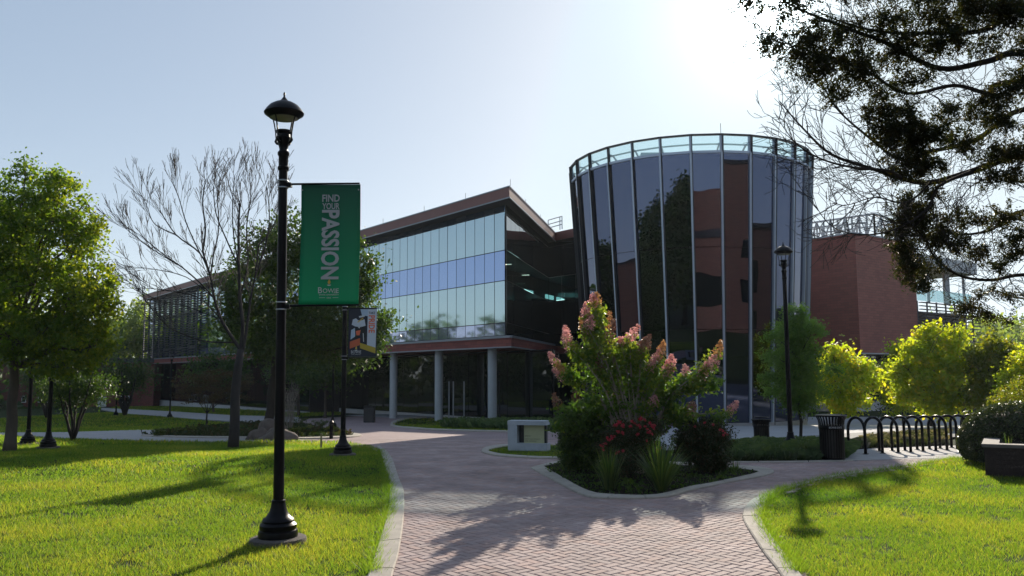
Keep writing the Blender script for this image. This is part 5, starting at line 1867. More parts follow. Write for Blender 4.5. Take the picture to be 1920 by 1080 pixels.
flame(ban, 57 * ux, -184 * uz, ux, uz, yy)
for gx_ in (3, 110):
    b_ = MB().tube([(gx_ * ux, -.008, -10 * uz), (gx_ * ux, -.014, -10 * uz)], 0.006, 10)
    link('eyelet', b_.build('tmp', 'band_metal').data, ban); bpy.data.objects.remove(bpy.data.objects['tmp'])
hang(565, Y1, bt_.z + 0.004, bb_.z - 0.008, (686 - 540) * Y1 / F, lamps[0])

Y2 = lamps[1].location.y
bt2, bb2 = at(654, 579, Y2), at(654, 669, Y2)
ban2, p0 = banner_root(654, 579, Y2, 'dark banner with a marching musician and the words TAKE PRIDE')
W2, H2 = 53 * Y2 / F, bt2.z - bb2.z
b_ = MB().box(0, -0.002, -H2, W2, 0.002, 0)
link('cloth', b_.build('tmp', 'print_navy').data, ban2); bpy.data.objects.remove(bpy.data.objects['tmp'])
vx, vz = W2 / 53, H2 / 90
q = lambda L_: [(a * vx, -b * vz) for a, b in L_]
yy = -0.004
flat('print_strip', q([(36, 1), (53, 1), (51, 79), (35, 73)][::-1]), yy, 'print_pale', ban2)
flat('print_sky', q([(22, 1), (36, 1), (36, 14), (25, 13)][::-1]), yy, 'print_sky', ban2)
flat('musician_jacket', q([(8, 20), (14, 18), (18, 22), (30, 20), (32, 32), (22, 35), (12, 33), (6, 30)][::-1]), yy - .001, 'print_pale', ban2)
flat('musician_face', q([(21, 16), (28, 15), (29, 20), (24, 22)][::-1]), yy - .0015, 'print_skin', ban2)
flat('musician_hat', q([(19, 14), (30, 12), (30, 15), (20, 17)][::-1]), yy - .002, 'print_white', ban2)
flat('trombone', q([(16, 25), (27, 17), (28, 18), (18, 26)][::-1]), yy - .0025, 'print_gold', ban2)
flat('musician_sash', q([(18, 36), (22, 28), (24, 29), (21, 37)][::-1]), yy - .002, 'print_white', ban2)
flat('musician_trousers', q([(15, 35), (31, 33), (33, 60), (27, 62), (24, 45), (16, 58), (12, 55)][::-1]), yy - .001, 'print_black', ban2)
flat('trouser_stripe', q([(27, 46), (28.5, 46), (29.5, 62), (28, 62)][::-1]), yy - .0015, 'print_white', ban2)
flat('second_musician', q([(5, 40), (12, 36), (13, 52), (4, 58)][::-1]), yy - .0005, 'print_sky', ban2)
flat('second_jacket', q([(14, 42), (23, 40), (21, 50), (15, 50)][::-1]), yy - .0018, 'print_red', ban2)
flat('orange_bar', q([(3, 62), (22, 55), (22, 68), (3, 75)][::-1]), yy - .003, 'print_orange', ban2)
flat('yellow_bar', q([(22, 64), (51, 73), (51, 84), (22, 74)][::-1]), yy - .0032, 'print_yellow', ban2)
text_mesh('lettering', 'TAKE', 'print_navy', ban2, (43.5 * vx, yy - .002, -8 * vz), 12 * vx, 4.5 * vz, bold=0.02)
text_mesh('lettering', 'PRIDE', 'print_red', ban2, (43.5 * vx, yy - .002, -29 * vz), 33 * vz, 11.5 * vx, rotz=-PI / 2, bold=0.03)
text_mesh('lettering', 'BOWIE', 'print_white', ban2, (15 * vx, yy - .002, -81 * vz), 19 * vx, 5.5 * vz)
text_mesh('lettering', 'STATE UNIVERSITY', 'print_white', ban2, (15 * vx, yy - .002, -85.5 * vz), 18 * vx, 1.4 * vz)
flame(ban2, 15 * vx, -74.5 * vz, vx * .7, vz * .7, yy - .0035)
hang(654, Y2, bt2.z + 0.01, bb2.z - 0.02, (712 - 648) * Y2 / F, lamps[1])

# =================================================================== STONE SIGN
Ys = gp(1000, 848).y
s_ = empty('stone_sign', gp(985, 847), 'grey stone monument sign with an open window holding a pale lettered plate', 'sign')
pl_, pr_ = at(953, 842, Ys + .25), at(1026, 848, Ys)
zb_ = gz(Ys) + .0
zt_ = at(953, 788.5, Ys + .25).z
ztr = zt_
ax_ = (Vector((pr_.x, pr_.y, 0)) - Vector((pl_.x, pl_.y, 0))); SWd = ax_.length; ax_.normalize()
nx_ = Vector((ax_.y, -ax_.x, 0))
P0 = Vector((pl_.x, pl_.y, 0))
HT = zt_ - zb_


def slab(name, u0, u1, z0, z1, d0, d1, mat, par=None):
    a, b = P0 + ax_ * (u0 * SWd), P0 + ax_ * (u1 * SWd)
    return MB().prism([xy(a + nx_ * d0), xy(b + nx_ * d0), xy(b + nx_ * d1), xy(a + nx_ * d1)], z0, z1).build(name, mat, par or s_)


slab('base', 0.0, 1.0, zb_ - .05, zb_ + HT * .27, -0.28, 0.03, 'sign_stone')
slab('side_slab', 0.0, 0.235, zb_ + HT * .27, zt_ - HT * .14, -0.28, 0.03, 'sign_stone')
slab('top_slab', -0.005, 0.985, zt_ - HT * .14, zt_, -0.285, 0.035, 'sign_stone')
slab('recess', 0.235, 0.40, zb_ + HT * .27, zt_ - HT * .14, -0.20, -0.16, 'dark_trim')
slab('end_post', 0.90, 0.955, zb_ + HT * .27, zt_ - HT * .14, -0.2, -0.1, 'dark_trim')
plate = slab('sign_plate', 0.385, 0.90, zb_ + HT * .27, zt_ - HT * .14, -0.14, -0.08, 'sign_plate')
ang_s = math.atan2(ax_.y, ax_.x)
for k, (tx, w_, hz) in enumerate((('CENTER FOR', .15, .50), ('NATURAL SCIENCES, MATHEMATICS', .40, .40), ('AND NURSING', .30, .335))):
    me = text_mesh('lettering', tx, 'ink', None, (0, 0, 0), SWd * w_, HT * .038)
    me.rotation_euler = (0, 0, ang_s)
    pos = P0 + ax_ * (SWd * (.40 + w_ / 2)) + nx_ * -0.077
    me.parent = plate
    me.location = Vector((pos.x, pos.y, zb_ + HT * hz)) - wloc(plate)

# =================================================================== BINS
def bin_(px, Y_, h, r, label, text=False):
    p = gpx(px, Y_)
    o = empty('litter_bin', p, label, 'litter bin')
    zb = p.z
    c = (p.x, p.y, p.z)
    MB().lathe([(r * .80, .03), (r * .86, h * .70)], c, 28).build('liner', 'dark_trim', o, autosmooth=True)
    MB().lathe([(r * .92, 0.02), (r * .92, .07), (r * .86, .07)], c, 28).build('base_ring', 'black_metal', o, autosmooth=True)
    MB().lathe([(r * .95, h * .69), (r * .965, h * .70), (r * .97, h * .77), (r * .95, h * .78)], c, 28).build('band', 'black_metal', o, autosmooth=True)
    MB().lathe([(r * 1.13, h * .965), (r * 1.17, h * .985), (r * 1.13, h), (r * 1.02, h * .99)], c, 28).build('rim', 'black_metal', o, autosmooth=True)
    ns = 28
    s0 = None
    for k in range(ns):
        a = 2 * PI * k / ns
        d = Vector((math.cos(a), math.sin(a), 0))
        t = d.cross(Vector((0, 0, 1))) * (0.013)
        prof = [(r * .90, .05), (r * .91, h * .6), (r * .93, h * .78), (r * .98, h * .88), (r * 1.13, h * .97)]
        vs = []; fs = []
        for i, (rr, z_) in enumerate(prof):
            q = Vector(c) + d * rr + Vector((0, 0, z_))
            vs += [q - t, q + t, q + t - d * .008, q - t - d * .008]
        for i in range(len(prof) - 1):
            for j in range(4):
                fs.append((i * 4 + j, i * 4 + (j + 1) % 4, (i + 1) * 4 + (j + 1) % 4, (i + 1) * 4 + j))
        mk('slat', vs, fs, 'black_metal', o)
    if text:
        tm = text_mesh('lettering', 'BOWIE STATE', 'print_white', None, (0, 0, 0), .24, .034)
        me = tm.data
        # bend round the band
        a0 = math.atan2(-p.y, -p.x) + 0.35
        co = np.empty(len(me.vertices) * 3); me.vertices.foreach_get('co', co); co = co.reshape(-1, 3)
        R_ = r * .985
        th = a0 + co[:, 0] / R_
        out = np.stack([R_ * np.cos(th), R_ * np.sin(th), co[:, 2] + h * .735], 1)
        me.vertices.foreach_set('co', out.ravel())
        tm.parent = o
    return o


b1 = bin_(1557, 15.3, 0.82, 0.235, 'large black slatted litter bin with white lettering at the end of the bicycle stands', True)
b2 = bin_(1426, 20.3, 0.62, 0.20, 'smaller black litter bin standing at the foot of the glass tower')
p = gpx(1426, 20.3)
MB().lathe([(0.17, .66), (0.16, .68), (0.02, .69)], (p.x, p.y, p.z), 20).build('rain_lid', 'black_metal', b2)
MB().tube([(p.x, p.y + .1, p.z + .5), (p.x, p.y + .1, p.z + .68)], .01, 5).build('lid_stem', 'black_metal', b2)
# entrance bin
p = gpx(693, 50)
o = empty('waste_box', p, 'square black waste box beside the entrance columns', 'litter bin')
MB().box(p.x - .3, p.y - .3, p.z, p.x + .3, p.y + .3, p.z + .9).build('body', 'dark_trim', o)
MB().box(p.x - .33, p.y - .33, p.z + .9, p.x + .33, p.y + .33, p.z + .97).build('lid', 'black_metal', o)

# =================================================================== BICYCLE STANDS
HO = [((1592, 851), (1623, 853.6)), ((1623.5, 853), (1655, 852)), ((1649, 848), (1684.5, 850.5)), ((1673, 847), (1708, 849.7)), ((1697, 846.6), (1731, 848)), ((1720, 845), (1755, 847)), ((1743, 844), (1776, 846)),
      ((1763, 842.7), (1795, 843.8)), ((1784.5, 841), (1814, 842)), ((1805, 839.5), (1835, 841))]
ordw = ['nearest the slatted bin', 'second from the slatted bin', 'third from the slatted bin', 'fourth from the slatted bin', 'fifth from the slatted bin', 'fifth from the round hedge', 'fourth from the round hedge', 'third from the round hedge',
        'second from the round hedge', 'closest to the round hedge']
for (a, b), lab in zip(HO, ordw):
    pa, pb = gp(*a), gp(*b)
    hgt = 0.72
    mid = (pa + pb) / 2
    r = empty('bicycle_stand', Vector((mid.x, mid.y, gz(mid.y))), 'black steel hoop bicycle stand, ' + lab, 'bicycle stand', 'row of hoop bicycle stands')
    Rr = (pb - pa).length / 2
    pts = [pa - Vector((0, 0, .05)), pa + Vector((0, 0, hgt - Rr))]
    dirv = (pb - pa) / 2
    for k in range(1, 14):
        t = PI * k / 14
        pts.append(mid - dirv * math.cos(t) + Vector((0, 0, hgt - Rr + Rr * math.sin(t) * 1.0 - (pa.z - pb.z) * 0)))
    pts += [pb + Vector((0, 0, hgt - Rr)), pb - Vector((0, 0, .05))]
    MB().tube(pts, 0.028, 10).build('hoop', 'black_metal', r, smooth=True)
    for q in (pa, pb):
        MB().lathe([(.055, 0.021), (.055, .032), (.03, .034)], (q.x, q.y, q.z), 14).build('base_plate', 'black_metal', r, autosmooth=True)

# =================================================================== PLANTER AND ROUND HEDGE
pc = gp(1840, 893)
pw = empty('planter_wall', pc, 'dark brick planter box in front of the round hedge', 'planter')
pq = gpx(1840, pc.y); x0 = pq.x; y0 = pq.y
zt_ = at(1840, 832, y0).z
pw.location = (x0, y0, 0)
HP = zt_
PO = Vector((x0, y0, 0))


def pbox(name, a, b, c, d, e, f, mat):
    m_ = MB().box(a + x0, b + y0, c, d + x0, e + y0, f)
    return m_.build(name, mat, pw)


pbox('wall', 0, 0, -.05, 2.6, 1.3, HP - .05, 'planter')
pbox('coping', -.03, -.03, HP - .05, 2.63, .22, HP, 'planter_cap')
pbox('coping', -.03, .22, HP - .05, .2, 1.33, HP - .001, 'planter_cap')
pbox('soil', .2, .22, HP - .12, 2.5, 1.28, HP - .045, 'mulch')
bm_ = bpy.data.meshes.new('brick'); b = MB().box(.004, -.012, .004, .196, 0, .061); bm_.from_pydata(b.v, [], b.f); bm_.materials.append(MATS['planter'])
rowsn = int((HP - .05) / .065)
for j in range(rowsn):
    for i in range(0, 12):
        xx = i * .2 + (.1 if j % 2 else 0)
        o = link('brick', bm_, pw); o.location = Vector((xx, 0, j * .065))
pw.rotation_euler = (0, 0, math.radians(-31))
hy = y0 + 1.75
hp = gpx(1905, hy)
hd = empty('round_hedge', hp, 'clipped round evergreen hedge behind the dark planter', 'hedge')
hc_ = at(1912, 830, hy)
n = 30000
d = unit(RNG.normal(size=(n, 3)))
rad_ = np.array([108 * pxm(hy), 85 * pxm(hy), 76 * pxm(hy)])
P = np.array(hc_) + d * rad_ * (1 - np.abs(RNG.normal(0, .05, n)))[:, None]
P[:, 2] = np.maximum(P[:, 2], 0.05 + RNG.random(n) * .1)
P[:, 2] = np.where(P[:, 2] < hc_.z - .3, P[:, 2] * 1.0, P[:, 2])
leaves('foliage', P, 0.045, 'leaf_hedge', hd, aspect=0.55)
MB().lathe([(.5 * rad_[0], 0.0), (.75 * rad_[0], .25), (.78 * rad_[0], .45), (.62 * rad_[0], .75), (.25 * rad_[0], (rad_[2] + hc_.z) * .82)], (hc_.x, hc_.y, 0), 20).build('inner_branches', 'dark_bark', hd, smooth=True)

# grassy plants in the planter
r = empty('planter_weeds', Vector((x0 + .5, y0 + .2, zt_ - .05)), 'thin green weeds growing in the dark planter', 'plant')
m = []; 

# =================================================================== STRAP LEAVED PLANTS
def strap_plant(name, p, n, L_, w, mat, label, spread=0.8, group=None, cat='plant', droop=1.0):
    r = empty(name, p, label, cat, group)
    Vs = []; Fs = []; T = []
    k0 = 0
    for i in range(n):
        a = random.uniform(0, 2 * PI); l = L_ * random.uniform(.55, 1.1); t0 = random.uniform(.05, spread)
        d = Vector((math.cos(a), math.sin(a), 0)); s = d.cross(Vector((0, 0, 1)))
        q = Vector(p) + d * random.uniform(0, .08)
        ang = PI / 2 - t0 * .6
        seg = 6
        for j in range(seg + 1):
            t = j / seg
            ww = w * (1 - t ** 2.2) * (0.6 + .4 * min(1, t * 4)) / 2 + .0005
            Vs += [q - s * ww, q + s * ww]
            ang2 = ang - t * t * t0 * droop
            q = q + (d * math.cos(ang2) + Vector((0, 0, math.sin(ang2)))) * (l / seg)
        tt = random.random()
        for j in range(seg):
            Fs.append((k0 + j * 2, k0 + j * 2 + 1, k0 + j * 2 + 3, k0 + j * 2 + 2)); T.append(tt)
        k0 += (seg + 1) * 2
    mk('foliage', [tuple(v) for v in Vs], np.array(Fs), mat, r, tint=T)
    return r


r_ = strap_plant('planter_weeds2', Vector((x0 + .5, y0 + .2, zt_ - .05)), 8, .22, .012, 'leaf_strap', 'x', .5)
for o in list(bpy.data.objects):
    if o.name.startswith('planter_weeds'):
        if o == r_:
            continue
        bpy.data.objects.remove(o)
r_.name = 'weeds'; tag(r_, 'thin green weeds growing in the dark planter', 'plant')
for px, py, n, L_, w, lab, spd in [(1142, 918, 130, .60, .020, 'strap leaved iris clump at the front of the kerbed bed, beside the path corner', .7),
                              (1240, 920, 190, .74, .022, 'largest strap leaved iris clump in the middle of the kerbed bed', 1.1),
                              (1065, 882, 90, .50, .016, 'strap leaved iris clump at the pointed end of the kerbed bed', 1.0),
                              (1380, 884, 30, .22, .008, 'small wispy grass tuft at the far corner of the kerbed bed', 1.2)]:
    strap_plant('iris_clump', gp(px, py, .03), n, L_, w, 'leaf_strap', lab, spd, group='strap leaved clumps in the kerbed bed')
# liriope ground covers
def cover(name, poly, n, h, mat, label, w=.012):
    xs = [p[0] for p in poly]; ys = [p[1] for p in poly]
    X = RNG.uniform(min(xs), max(xs), n); Y = RNG.uniform(min(ys), max(ys), n)
    k = inpoly_np(poly, X, Y); X, Y = X[k], Y[k]; n = len(X)
    pn = np.array([noise.noise((x * 2.2, y * 2.2, 7)) for x, y in zip(X, Y)])
    H = h * RNG.uniform(.5, 1.2, n) * (1 + .6 * pn); a = RNG.uniform(0, 2 * PI, n); Z_ = gznp(Y)
    lean = RNG.uniform(.3, 1.1, n); la = RNG.uniform(0, 2 * PI, n)
    v = np.empty((n, 4, 3))
    v[:, 0] = np.stack([X - np.cos(a) * w / 2, Y - np.sin(a) * w / 2, Z_], 1)
    v[:, 1] = np.stack([X + np.cos(a) * w / 2, Y + np.sin(a) * w / 2, Z_], 1)
    v[:, 2] = np.stack([X + np.cos(la) * H * lean * .45 + np.cos(a) * w * .4, Y + np.sin(la) * H * lean * .45 + np.sin(a) * w * .4, Z_ + H * .8], 1)
    v[:, 3] = np.stack([X + np.cos(la) * H * lean, Y + np.sin(la) * H * lean, Z_ + H * (1.0 - .35 * lean)], 1)
    f = np.arange(n * 4).reshape(n, 4)[:, [0, 1, 2, 3]]
    o = mk(name, v.reshape(-1, 3), f, mat, tint=np.clip(.5 + .5 * pn + RNG.normal(0, .2, n), 0, 1))
    tag(o, label, 'ground cover', kind='stuff')


cover('ground_cover', COVER, 42000, .24, 'cover_green', 'grey green strappy ground cover around the lamp post beside the slatted bin')
cover('ground_cover', COVER2, 30000, .20, 'cover_bloom', 'pale flecked ground cover behind the bicycle stands')
isl2 = gxy([(830, 803), (960, 807), (1062, 811), (1062, 803), (960, 797), (850, 795)])
cover('ground_cover', isl2, 26000, .35, 'cover_green', 'dark tufts under the concrete columns', .03)
cover('ground_cover', BED2, 15000, .20, 'leaf_rose', 'dark low plants over the mulch of the far bed', .02)
cover('weeds', [p for p in BEDW], 6000, .07, 'leaf_gum', 'sparse low weeds over the mulch of the kerbed bed')

# =================================================================== CRAPE MYRTLE
random.seed(14)
Yk = gp(1190, 890).y
ck = gpx(1190, Yk, .03)
myr = empty('crape_myrtle', ck, 'crape myrtle with pink flower spikes rising from the kerbed bed', 'shrub')
CP = lambda a, b: (1000 + a / 3.375, 540 + b / 3.375)
PAN = [((100, 410), (150, 480), 'petal_pink'), ((150, 480), (205, 540), 'petal_gold'), ((200, 245), (215, 330), 'petal_pink'), ((215, 330), (240, 410), 'petal_pink'), ((330, 100), (330, 190), 'petal_pink'), ((300, 190), (330, 280), 'petal_gold'),
       ((370, 180), (350, 260), 'petal_pink'), ((400, 35), (395, 100), 'petal_gold'), ((415, 90), (400, 160), 'petal_gold'), ((485, 155), (465, 290), 'petal_gold'), ((665, 240), (610, 320), 'petal_pink'), ((620, 280), (590, 340), 'petal_pink'),
       ((700, 330), (660, 390), 'petal_dull'), ((735, 300), (700, 390), 'petal_dull'), ((825, 345), (795, 450), 'petal_gold'), ((775, 425), (735, 510), 'petal_pink'), ((875, 430), (870, 510), 'petal_pink'), ((850, 460), (845, 555), 'petal_pink'),
       ((960, 490), (965, 560), 'petal_pink'), ((985, 510), (980, 575), 'petal_dull'), ((1185, 340), (1165, 420), 'petal_gold'), ((1150, 430), (1100, 510), 'petal_pink'), ((1100, 480), (1065, 560), 'petal_pink'), ((1290, 720), (1240, 790), 'petal_pink'),
       ((130, 670), (160, 760), 'petal_dull'), ((260, 635), (275, 730), 'petal_dull'), ((490, 600), (490, 700), 'petal_dull'), ((1010, 725), (990, 780), 'petal_dull'), ((1010, 790), (1000, 850), 'petal_dull'), ((420, 420), (410, 520), 'petal_dull'),
       ((545, 320), (560, 350), 'petal_pink'), ((770, 690), (760, 730), 'petal_pink')]
random.seed(77)
for (a, b, mt) in list(PAN[:24]):
    if random.random() < .6:
        dx, dy = random.uniform(-38, 38), random.uniform(0, 45)
        PAN.append(((a[0] + dx, a[1] + dy), (b[0] + dx * .6, b[1] + dy), 'petal_pink' if random.random() < .6 else 'petal_dull'))
st = MB()
LP = []; LT = []
for (a, b, mt) in PAN:
    Y_ = Yk + random.uniform(-.5, .5)
    tip, bs = at(*CP(*a), Y_), at(*CP(*b), Y_)
    ax = (tip - bs); L_ = ax.length; axn = ax.normalized()
    k = int(130 + 330 * L_)
    t = RNG.random(k) ** 1.1
    rr = (0.07 + .025 * RNG.random(k)) * (1.05 - .8 * t) * (.6 + .9 * np.minimum(1, t * 5 + .3))
    rd = unit(RNG.normal(size=(k, 3))) * rr[:, None] * RNG.uniform(.5, 1, k)[:, None]
    P = np.array(bs) + np.array(axn) * (t * L_ * 1.05)[:, None] + rd
    leaves('blossom', P, 0.03, mt, myr, aspect=0.9, tint=RNG.random(k))
    st.tube([bs, tip], [0.006, 0.002], 4, cap=False)
    # shoot below the spike down to the crown
    root_ = ck + Vector((random.uniform(-.12, .12), random.uniform(-.1, .1), 0))
    mid = at(CP(*b)[0] * .45 + 1190 * .55, (CP(*b)[1]) * .45 + 800 * .55, Y_ * .5 + Yk * .5)
    cv = catmull([root_, mid, bs], 6)
    nn_ = len(cv)
    st.tube(cv, [0.018 * (1 - .7 * i / nn_) for i in range(nn_)], 5, cap=False)
    down = (cv[-2] - bs).normalized()
    for i in range(nn_):
        t = i / nn_
        if t < .45: continue
        k = 16
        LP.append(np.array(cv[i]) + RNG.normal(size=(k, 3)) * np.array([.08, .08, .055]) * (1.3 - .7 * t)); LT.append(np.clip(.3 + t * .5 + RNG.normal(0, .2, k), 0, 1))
    # opposite leaves right under the spike
    k = 34
    tt = RNG.random(k)
    LP.append(np.array(bs) + np.array(down) * (tt * .32)[:, None] + RNG.normal(size=(k, 3)) * .045); LT.append(np.clip(.75 + RNG.normal(0, .2, k), 0, 1))
for (a, b, rx, ry, n) in [(390, 330, 80, 60, 300), (420, 230, 40, 80, 160), (520, 420, 100, 60, 330), (330, 440, 80, 50, 240), (620, 500, 90, 70, 330), (400, 560, 90, 50, 220), (760, 560, 80, 50, 200), (850, 640, 70, 60, 260), (1010, 620, 80, 60, 280),
                          (1130, 610, 60, 60, 240), (620, 620, 90, 50, 260), (720, 700, 120, 60, 330), (880, 770, 100, 50, 280), (300, 780, 120, 70, 400), (470, 780, 100, 60, 260), (350, 720, 60, 40, 130), (1180, 830, 70, 40, 170), (230, 560, 50, 40, 120),
                          (260, 880, 110, 60, 330), (480, 900, 120, 50, 260), (650, 390, 60, 60, 170), (940, 850, 70, 60, 160), (180, 830, 50, 60, 140), (820, 850, 90, 50, 180), (560, 740, 90, 50, 150), (650, 830, 110, 50, 220), (540, 870, 100, 50, 200), (830, 720, 70, 40, 80)]:
    Y_ = Yk + random.uniform(-.3, .4)
    c = at(*CP(a, b), Y_)
    s_x = rx / 3.375 * pxm(Yk) * .55; s_z = ry / 3.375 * pxm(Yk) * .55
    k = int(n * 0.9)
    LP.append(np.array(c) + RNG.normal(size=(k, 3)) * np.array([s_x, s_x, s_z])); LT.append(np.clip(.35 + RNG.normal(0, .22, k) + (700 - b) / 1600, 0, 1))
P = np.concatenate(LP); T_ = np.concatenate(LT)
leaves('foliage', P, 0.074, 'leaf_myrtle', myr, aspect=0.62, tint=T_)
for k in range(7):
    e = at(1120 + 22 * k, 720, Yk)
    st.tube(wob_line(ck + Vector(((k - 3) * .05, 0, 0)), e, 5, .02), [.02, .018, .016, .014, .012, .01], 6, cap=False)
st.build('stems', 'pale_bark', myr, smooth=True)


# =================================================================== ROSE BUSHES
def bush(name, base, blobs, n, size, mat, label, blooms=None, bm='rose_red', cat='shrub', group=None, spread=.05, per=60):
    r = empty(name, base, label, cat, group)
    m = MB()
    for b in blobs:
        for _ in range(3):
            m.tube(wob_line(Vector(base) + Vector((random.uniform(-.1, .1), random.uniform(-.1, .1), 0)), Vector(b[:3]) + Vector((random.uniform(-.5, .5) * b[3], 0, random.uniform(-.3, .6) * b[5])), 5, .05), [.009, .008, .007, .006, .005, .003], 4, cap=False)
    m.build('stems', 'dark_bark', r)
    Cc, P, ids = sample_blobs(blobs, n, per, spread, .15)
    P[:, 2] = np.maximum(P[:, 2], base.z + .02)
    leaves('foliage', P, size, mat, r)
    if blooms:
        V = []; Fc = []; k0 = 0
        for (px, py, Y_) in blooms:
            c = np.array(at(px, py, Y_))
            k = 12
            Q = c + unit(RNG.normal(size=(k, 3))) * .016
            v, f = leaf_arrays(Q, .024, .9, .2)
            V.append(v); Fc.append(f + k0); k0 += len(v)
        o = mk('blooms', np.concatenate(V), np.concatenate(Fc), bm, r)
        o['kind'] = 'stuff'
    return r


b0 = gpx(1190, Yk + .0, .03)
Yr = Yk - .75
BP = lambda a, b: (980 + a / 4, 740 + b / 4)
fl = [(730, 210), (700, 235), (760, 225), (720, 275), (745, 285), (815, 200), (805, 240), (880, 190), (900, 180), (870, 235), (885, 250), (870, 290), (935, 290), (960, 230), (980, 240), (945, 215), (965, 290), (930, 255), (660, 320), (640, 330), (610, 375),
      (590, 380), (605, 415), (655, 345), (750, 415), (700, 440), (1035, 395), (1015, 420), (930, 345), (840, 210), (990, 250), (750, 235), (680, 315), (915, 185), (865, 225), (740, 205), (715, 220)]
bush('rose_bush', gpx(1180, Yr, .03), [blob(*BP(800, 300), 45, 30, Yr), blob(*BP(700, 350), 35, 25, Yr), blob(*BP(920, 290), 35, 28, Yr), blob(*BP(800, 420), 50, 28, Yr), blob(*BP(640, 400), 25, 18, Yr), blob(*BP(920, 400), 35, 30, Yr), blob(*BP(780, 500), 45, 25, Yr)],
     420, .038, 'leaf_rose', 'rose bush covered in red blooms at the front of the kerbed bed',
     [(*BP(a + random.uniform(-8, 8), b + random.uniform(-6, 6)), Yr - .42) for a, b in fl] + [(*BP(a + random.uniform(-16, 16), b + random.uniform(-16, 16)), Yr - .38) for a, b in fl[:26]])
Yr2 = Yk + .1
fl2 = [(1500, 275), (1520, 290), (1535, 295), (1485, 260), (1510, 300), (1430, 225), (1360, 205), (1290, 240)]
bush('rose_bush', gpx(1316, Yr2, .03), [blob(*BP(1340, 300), 45, 28, Yr2), blob(*BP(1260, 330), 30, 28, Yr2), blob(*BP(1440, 310), 32, 28, Yr2), blob(*BP(1330, 400), 48, 35, Yr2), blob(*BP(1440, 410), 30, 35, Yr2), blob(*BP(1380, 500), 38, 25, Yr2)],
     520, .036, 'leaf_rose', 'dark rounded rose bush with few blooms at the far end of the kerbed bed',
     [(*BP(a + random.uniform(-4, 4), b + random.uniform(-4, 4)), Yr2 - .3) for a, b in fl2])
Yr3 = Yk + .35
bush('dark_shrub', gpx(1095, Yr3, .03), [blob(*BP(440, 300), 32, 34, Yr3), blob(*BP(360, 260), 24, 30, Yr3), blob(*BP(500, 420), 34, 34, Yr3), blob(*BP(400, 420), 30, 34, Yr3), blob(*BP(560, 250), 30, 28, Yr3)],
     300, .055, 'leaf_gum', 'dark leafy shrub behind the iris clump at the pointed end of the bed')

# =================================================================== LEFT BED: shrubs, boulders
Ybd = gp(420, 815).y
SH = [(298, 814, 9, 9, 0.3, 'small yellow tipped shrub at the pointed tip of the far mulch bed'), (333, 810, 12, 9, .4, 'second low variegated shrub from the tip of the far mulch bed'), (356, 808, 12, 9, .5, 'variegated shrub left of the japanese maple trunk'),
      (497, 805, 12, 8, .7, 'yellow variegated shrub in front of the boulders'), (553, 812, 14, 11, .6, 'variegated shrub between the nearest post and the bare shrub'), (580, 806, 12, 9, .5, 'leafy shrub in front of the dark bollard'),
      (622, 808, 13, 10, .8, 'bright leafed shrub at the rounded tip of the far mulch bed'), (600, 795, 22, 8, .0, 'dark spreading shrub behind the bright leafed shrub'), (440, 806, 40, 7, .0, 'low dark spreading shrub beside the bare tree trunk'),
      (565, 790, 18, 14, .0, 'dark mound shrub behind the bare shrub')]
for px, py, rx, ry, tn, lab in SH:
    b0 = gp(px, py + ry * .6)
    b0.z = gz(b0.y)
    r = empty('low_shrub', b0, lab, 'shrub', 'low shrubs in the far mulch bed')
    Y_ = b0.y
    MB().tube([b0, b0 + Vector((0, 0, ry * pxm(Y_)))], .012, 5).build('stem', 'dark_bark', r)
    Cc, P, ids = sample_blobs([blob(px, py, rx, ry * .9, Y_), blob(px + rx * .3, py - ry * .3, rx * .6, ry * .6, Y_)], 30, 34, .05, .1)
    P[:, 2] = np.maximum(P[:, 2], b0.z + .01)
    leaves('foliage', P, .055, 'leaf_shrub', r, tint=np.clip(RNG.random(len(P)) * .6 + tn * .55, 0, 1))


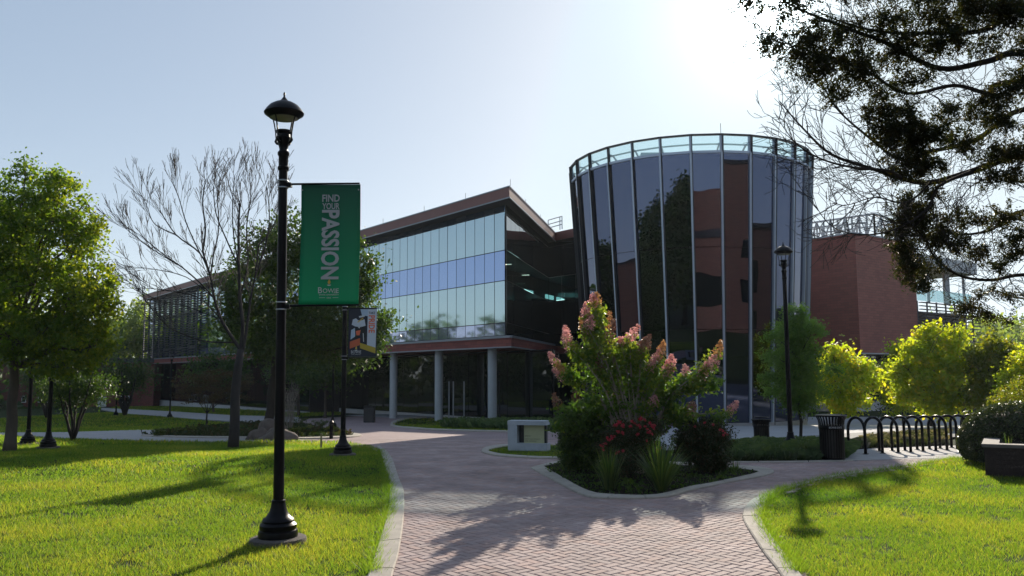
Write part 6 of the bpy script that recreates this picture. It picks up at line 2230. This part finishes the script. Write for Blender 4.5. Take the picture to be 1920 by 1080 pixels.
def boulder(c, sx, sy, sz, label, seed):
    bm = bmesh.new(); bmesh.ops.create_icosphere(bm, subdivisions=4, radius=1)
    for v in bm.verts:
        n1 = noise.noise(v.co * 1.1 + Vector((seed, 0, 0))); n2 = noise.noise(v.co * 3 + Vector((0, seed, 0)))
        v.co *= 1 + .35 * n1 + .08 * n2
        v.co.x *= sx; v.co.y *= sy; v.co.z *= sz
        v.co.z = max(v.co.z, -.25 * sz)
    me = bpy.data.meshes.new('boulder'); bm.to_mesh(me); bm.free(); me.materials.append(MATS['boulder'])
    me.polygons.foreach_set('use_smooth', [True] * len(me.polygons))
    o = link('boulder', me); o.location = c
    tag(o, label, 'boulder', 'boulders in the far mulch bed')


b0 = gpx(508, 25.5); boulder(b0 + Vector((0, 0, .1)), .52, .4, .55, 'tall brown boulder standing beside the nearest post in the far bed', 2.3)
b0 = gpx(486, 24.6); boulder(b0 + Vector((0, 0, .05)), .34, .3, .28, 'low brown boulder leaning at the foot of the tall boulder', 5.1)
b0 = gpx(522, 24.2); boulder(b0 + Vector((0, 0, .05)), .55, .35, .3, 'wide flat boulder in front of the tall boulder', 8.7)

# marker posts
pz = gp(602, 844)
o = empty('marker_post', pz, 'short sunlit wooden marker post in the grass beside the photo banner post', 'post')
MB().box(pz.x - .018, pz.y - .018, -.05, pz.x + .018, pz.y + .018, .24).build('shaft', 'post_wood', o)
MB().box(pz.x - .024, pz.y - .024, .24, pz.x + .024, pz.y + .024, .262).build('cap', 'post_wood', o)
pz = gpx(622, 25)
o = empty('bollard', pz, 'short black bollard behind the far mulch bed', 'bollard')
MB().lathe([(.055, 0), (.055, .45), (.07, .46), (.07, .5), (.03, .55)], tuple(pz), 14).build('shaft', 'black_metal', o, autosmooth=True)

# =================================================================== THE AIR
m, n, l = _nt('haze')
n.remove(n['Principled BSDF'])
v = n.new('ShaderNodeVolumePrincipled')
v.inputs['Color'].default_value = (0.85, 0.93, 1.0, 1)
v.inputs['Density'].default_value = 0.00022
v.inputs['Anisotropy'].default_value = 0.35
l.new(v.outputs[0], n['Material Output'].inputs['Volume'])
MATS['haze'] = m
hz = MB().box(-140, -90, -3.4, 160, 230, 24).build('haze', 'haze')
tag(hz, kind='stuff')
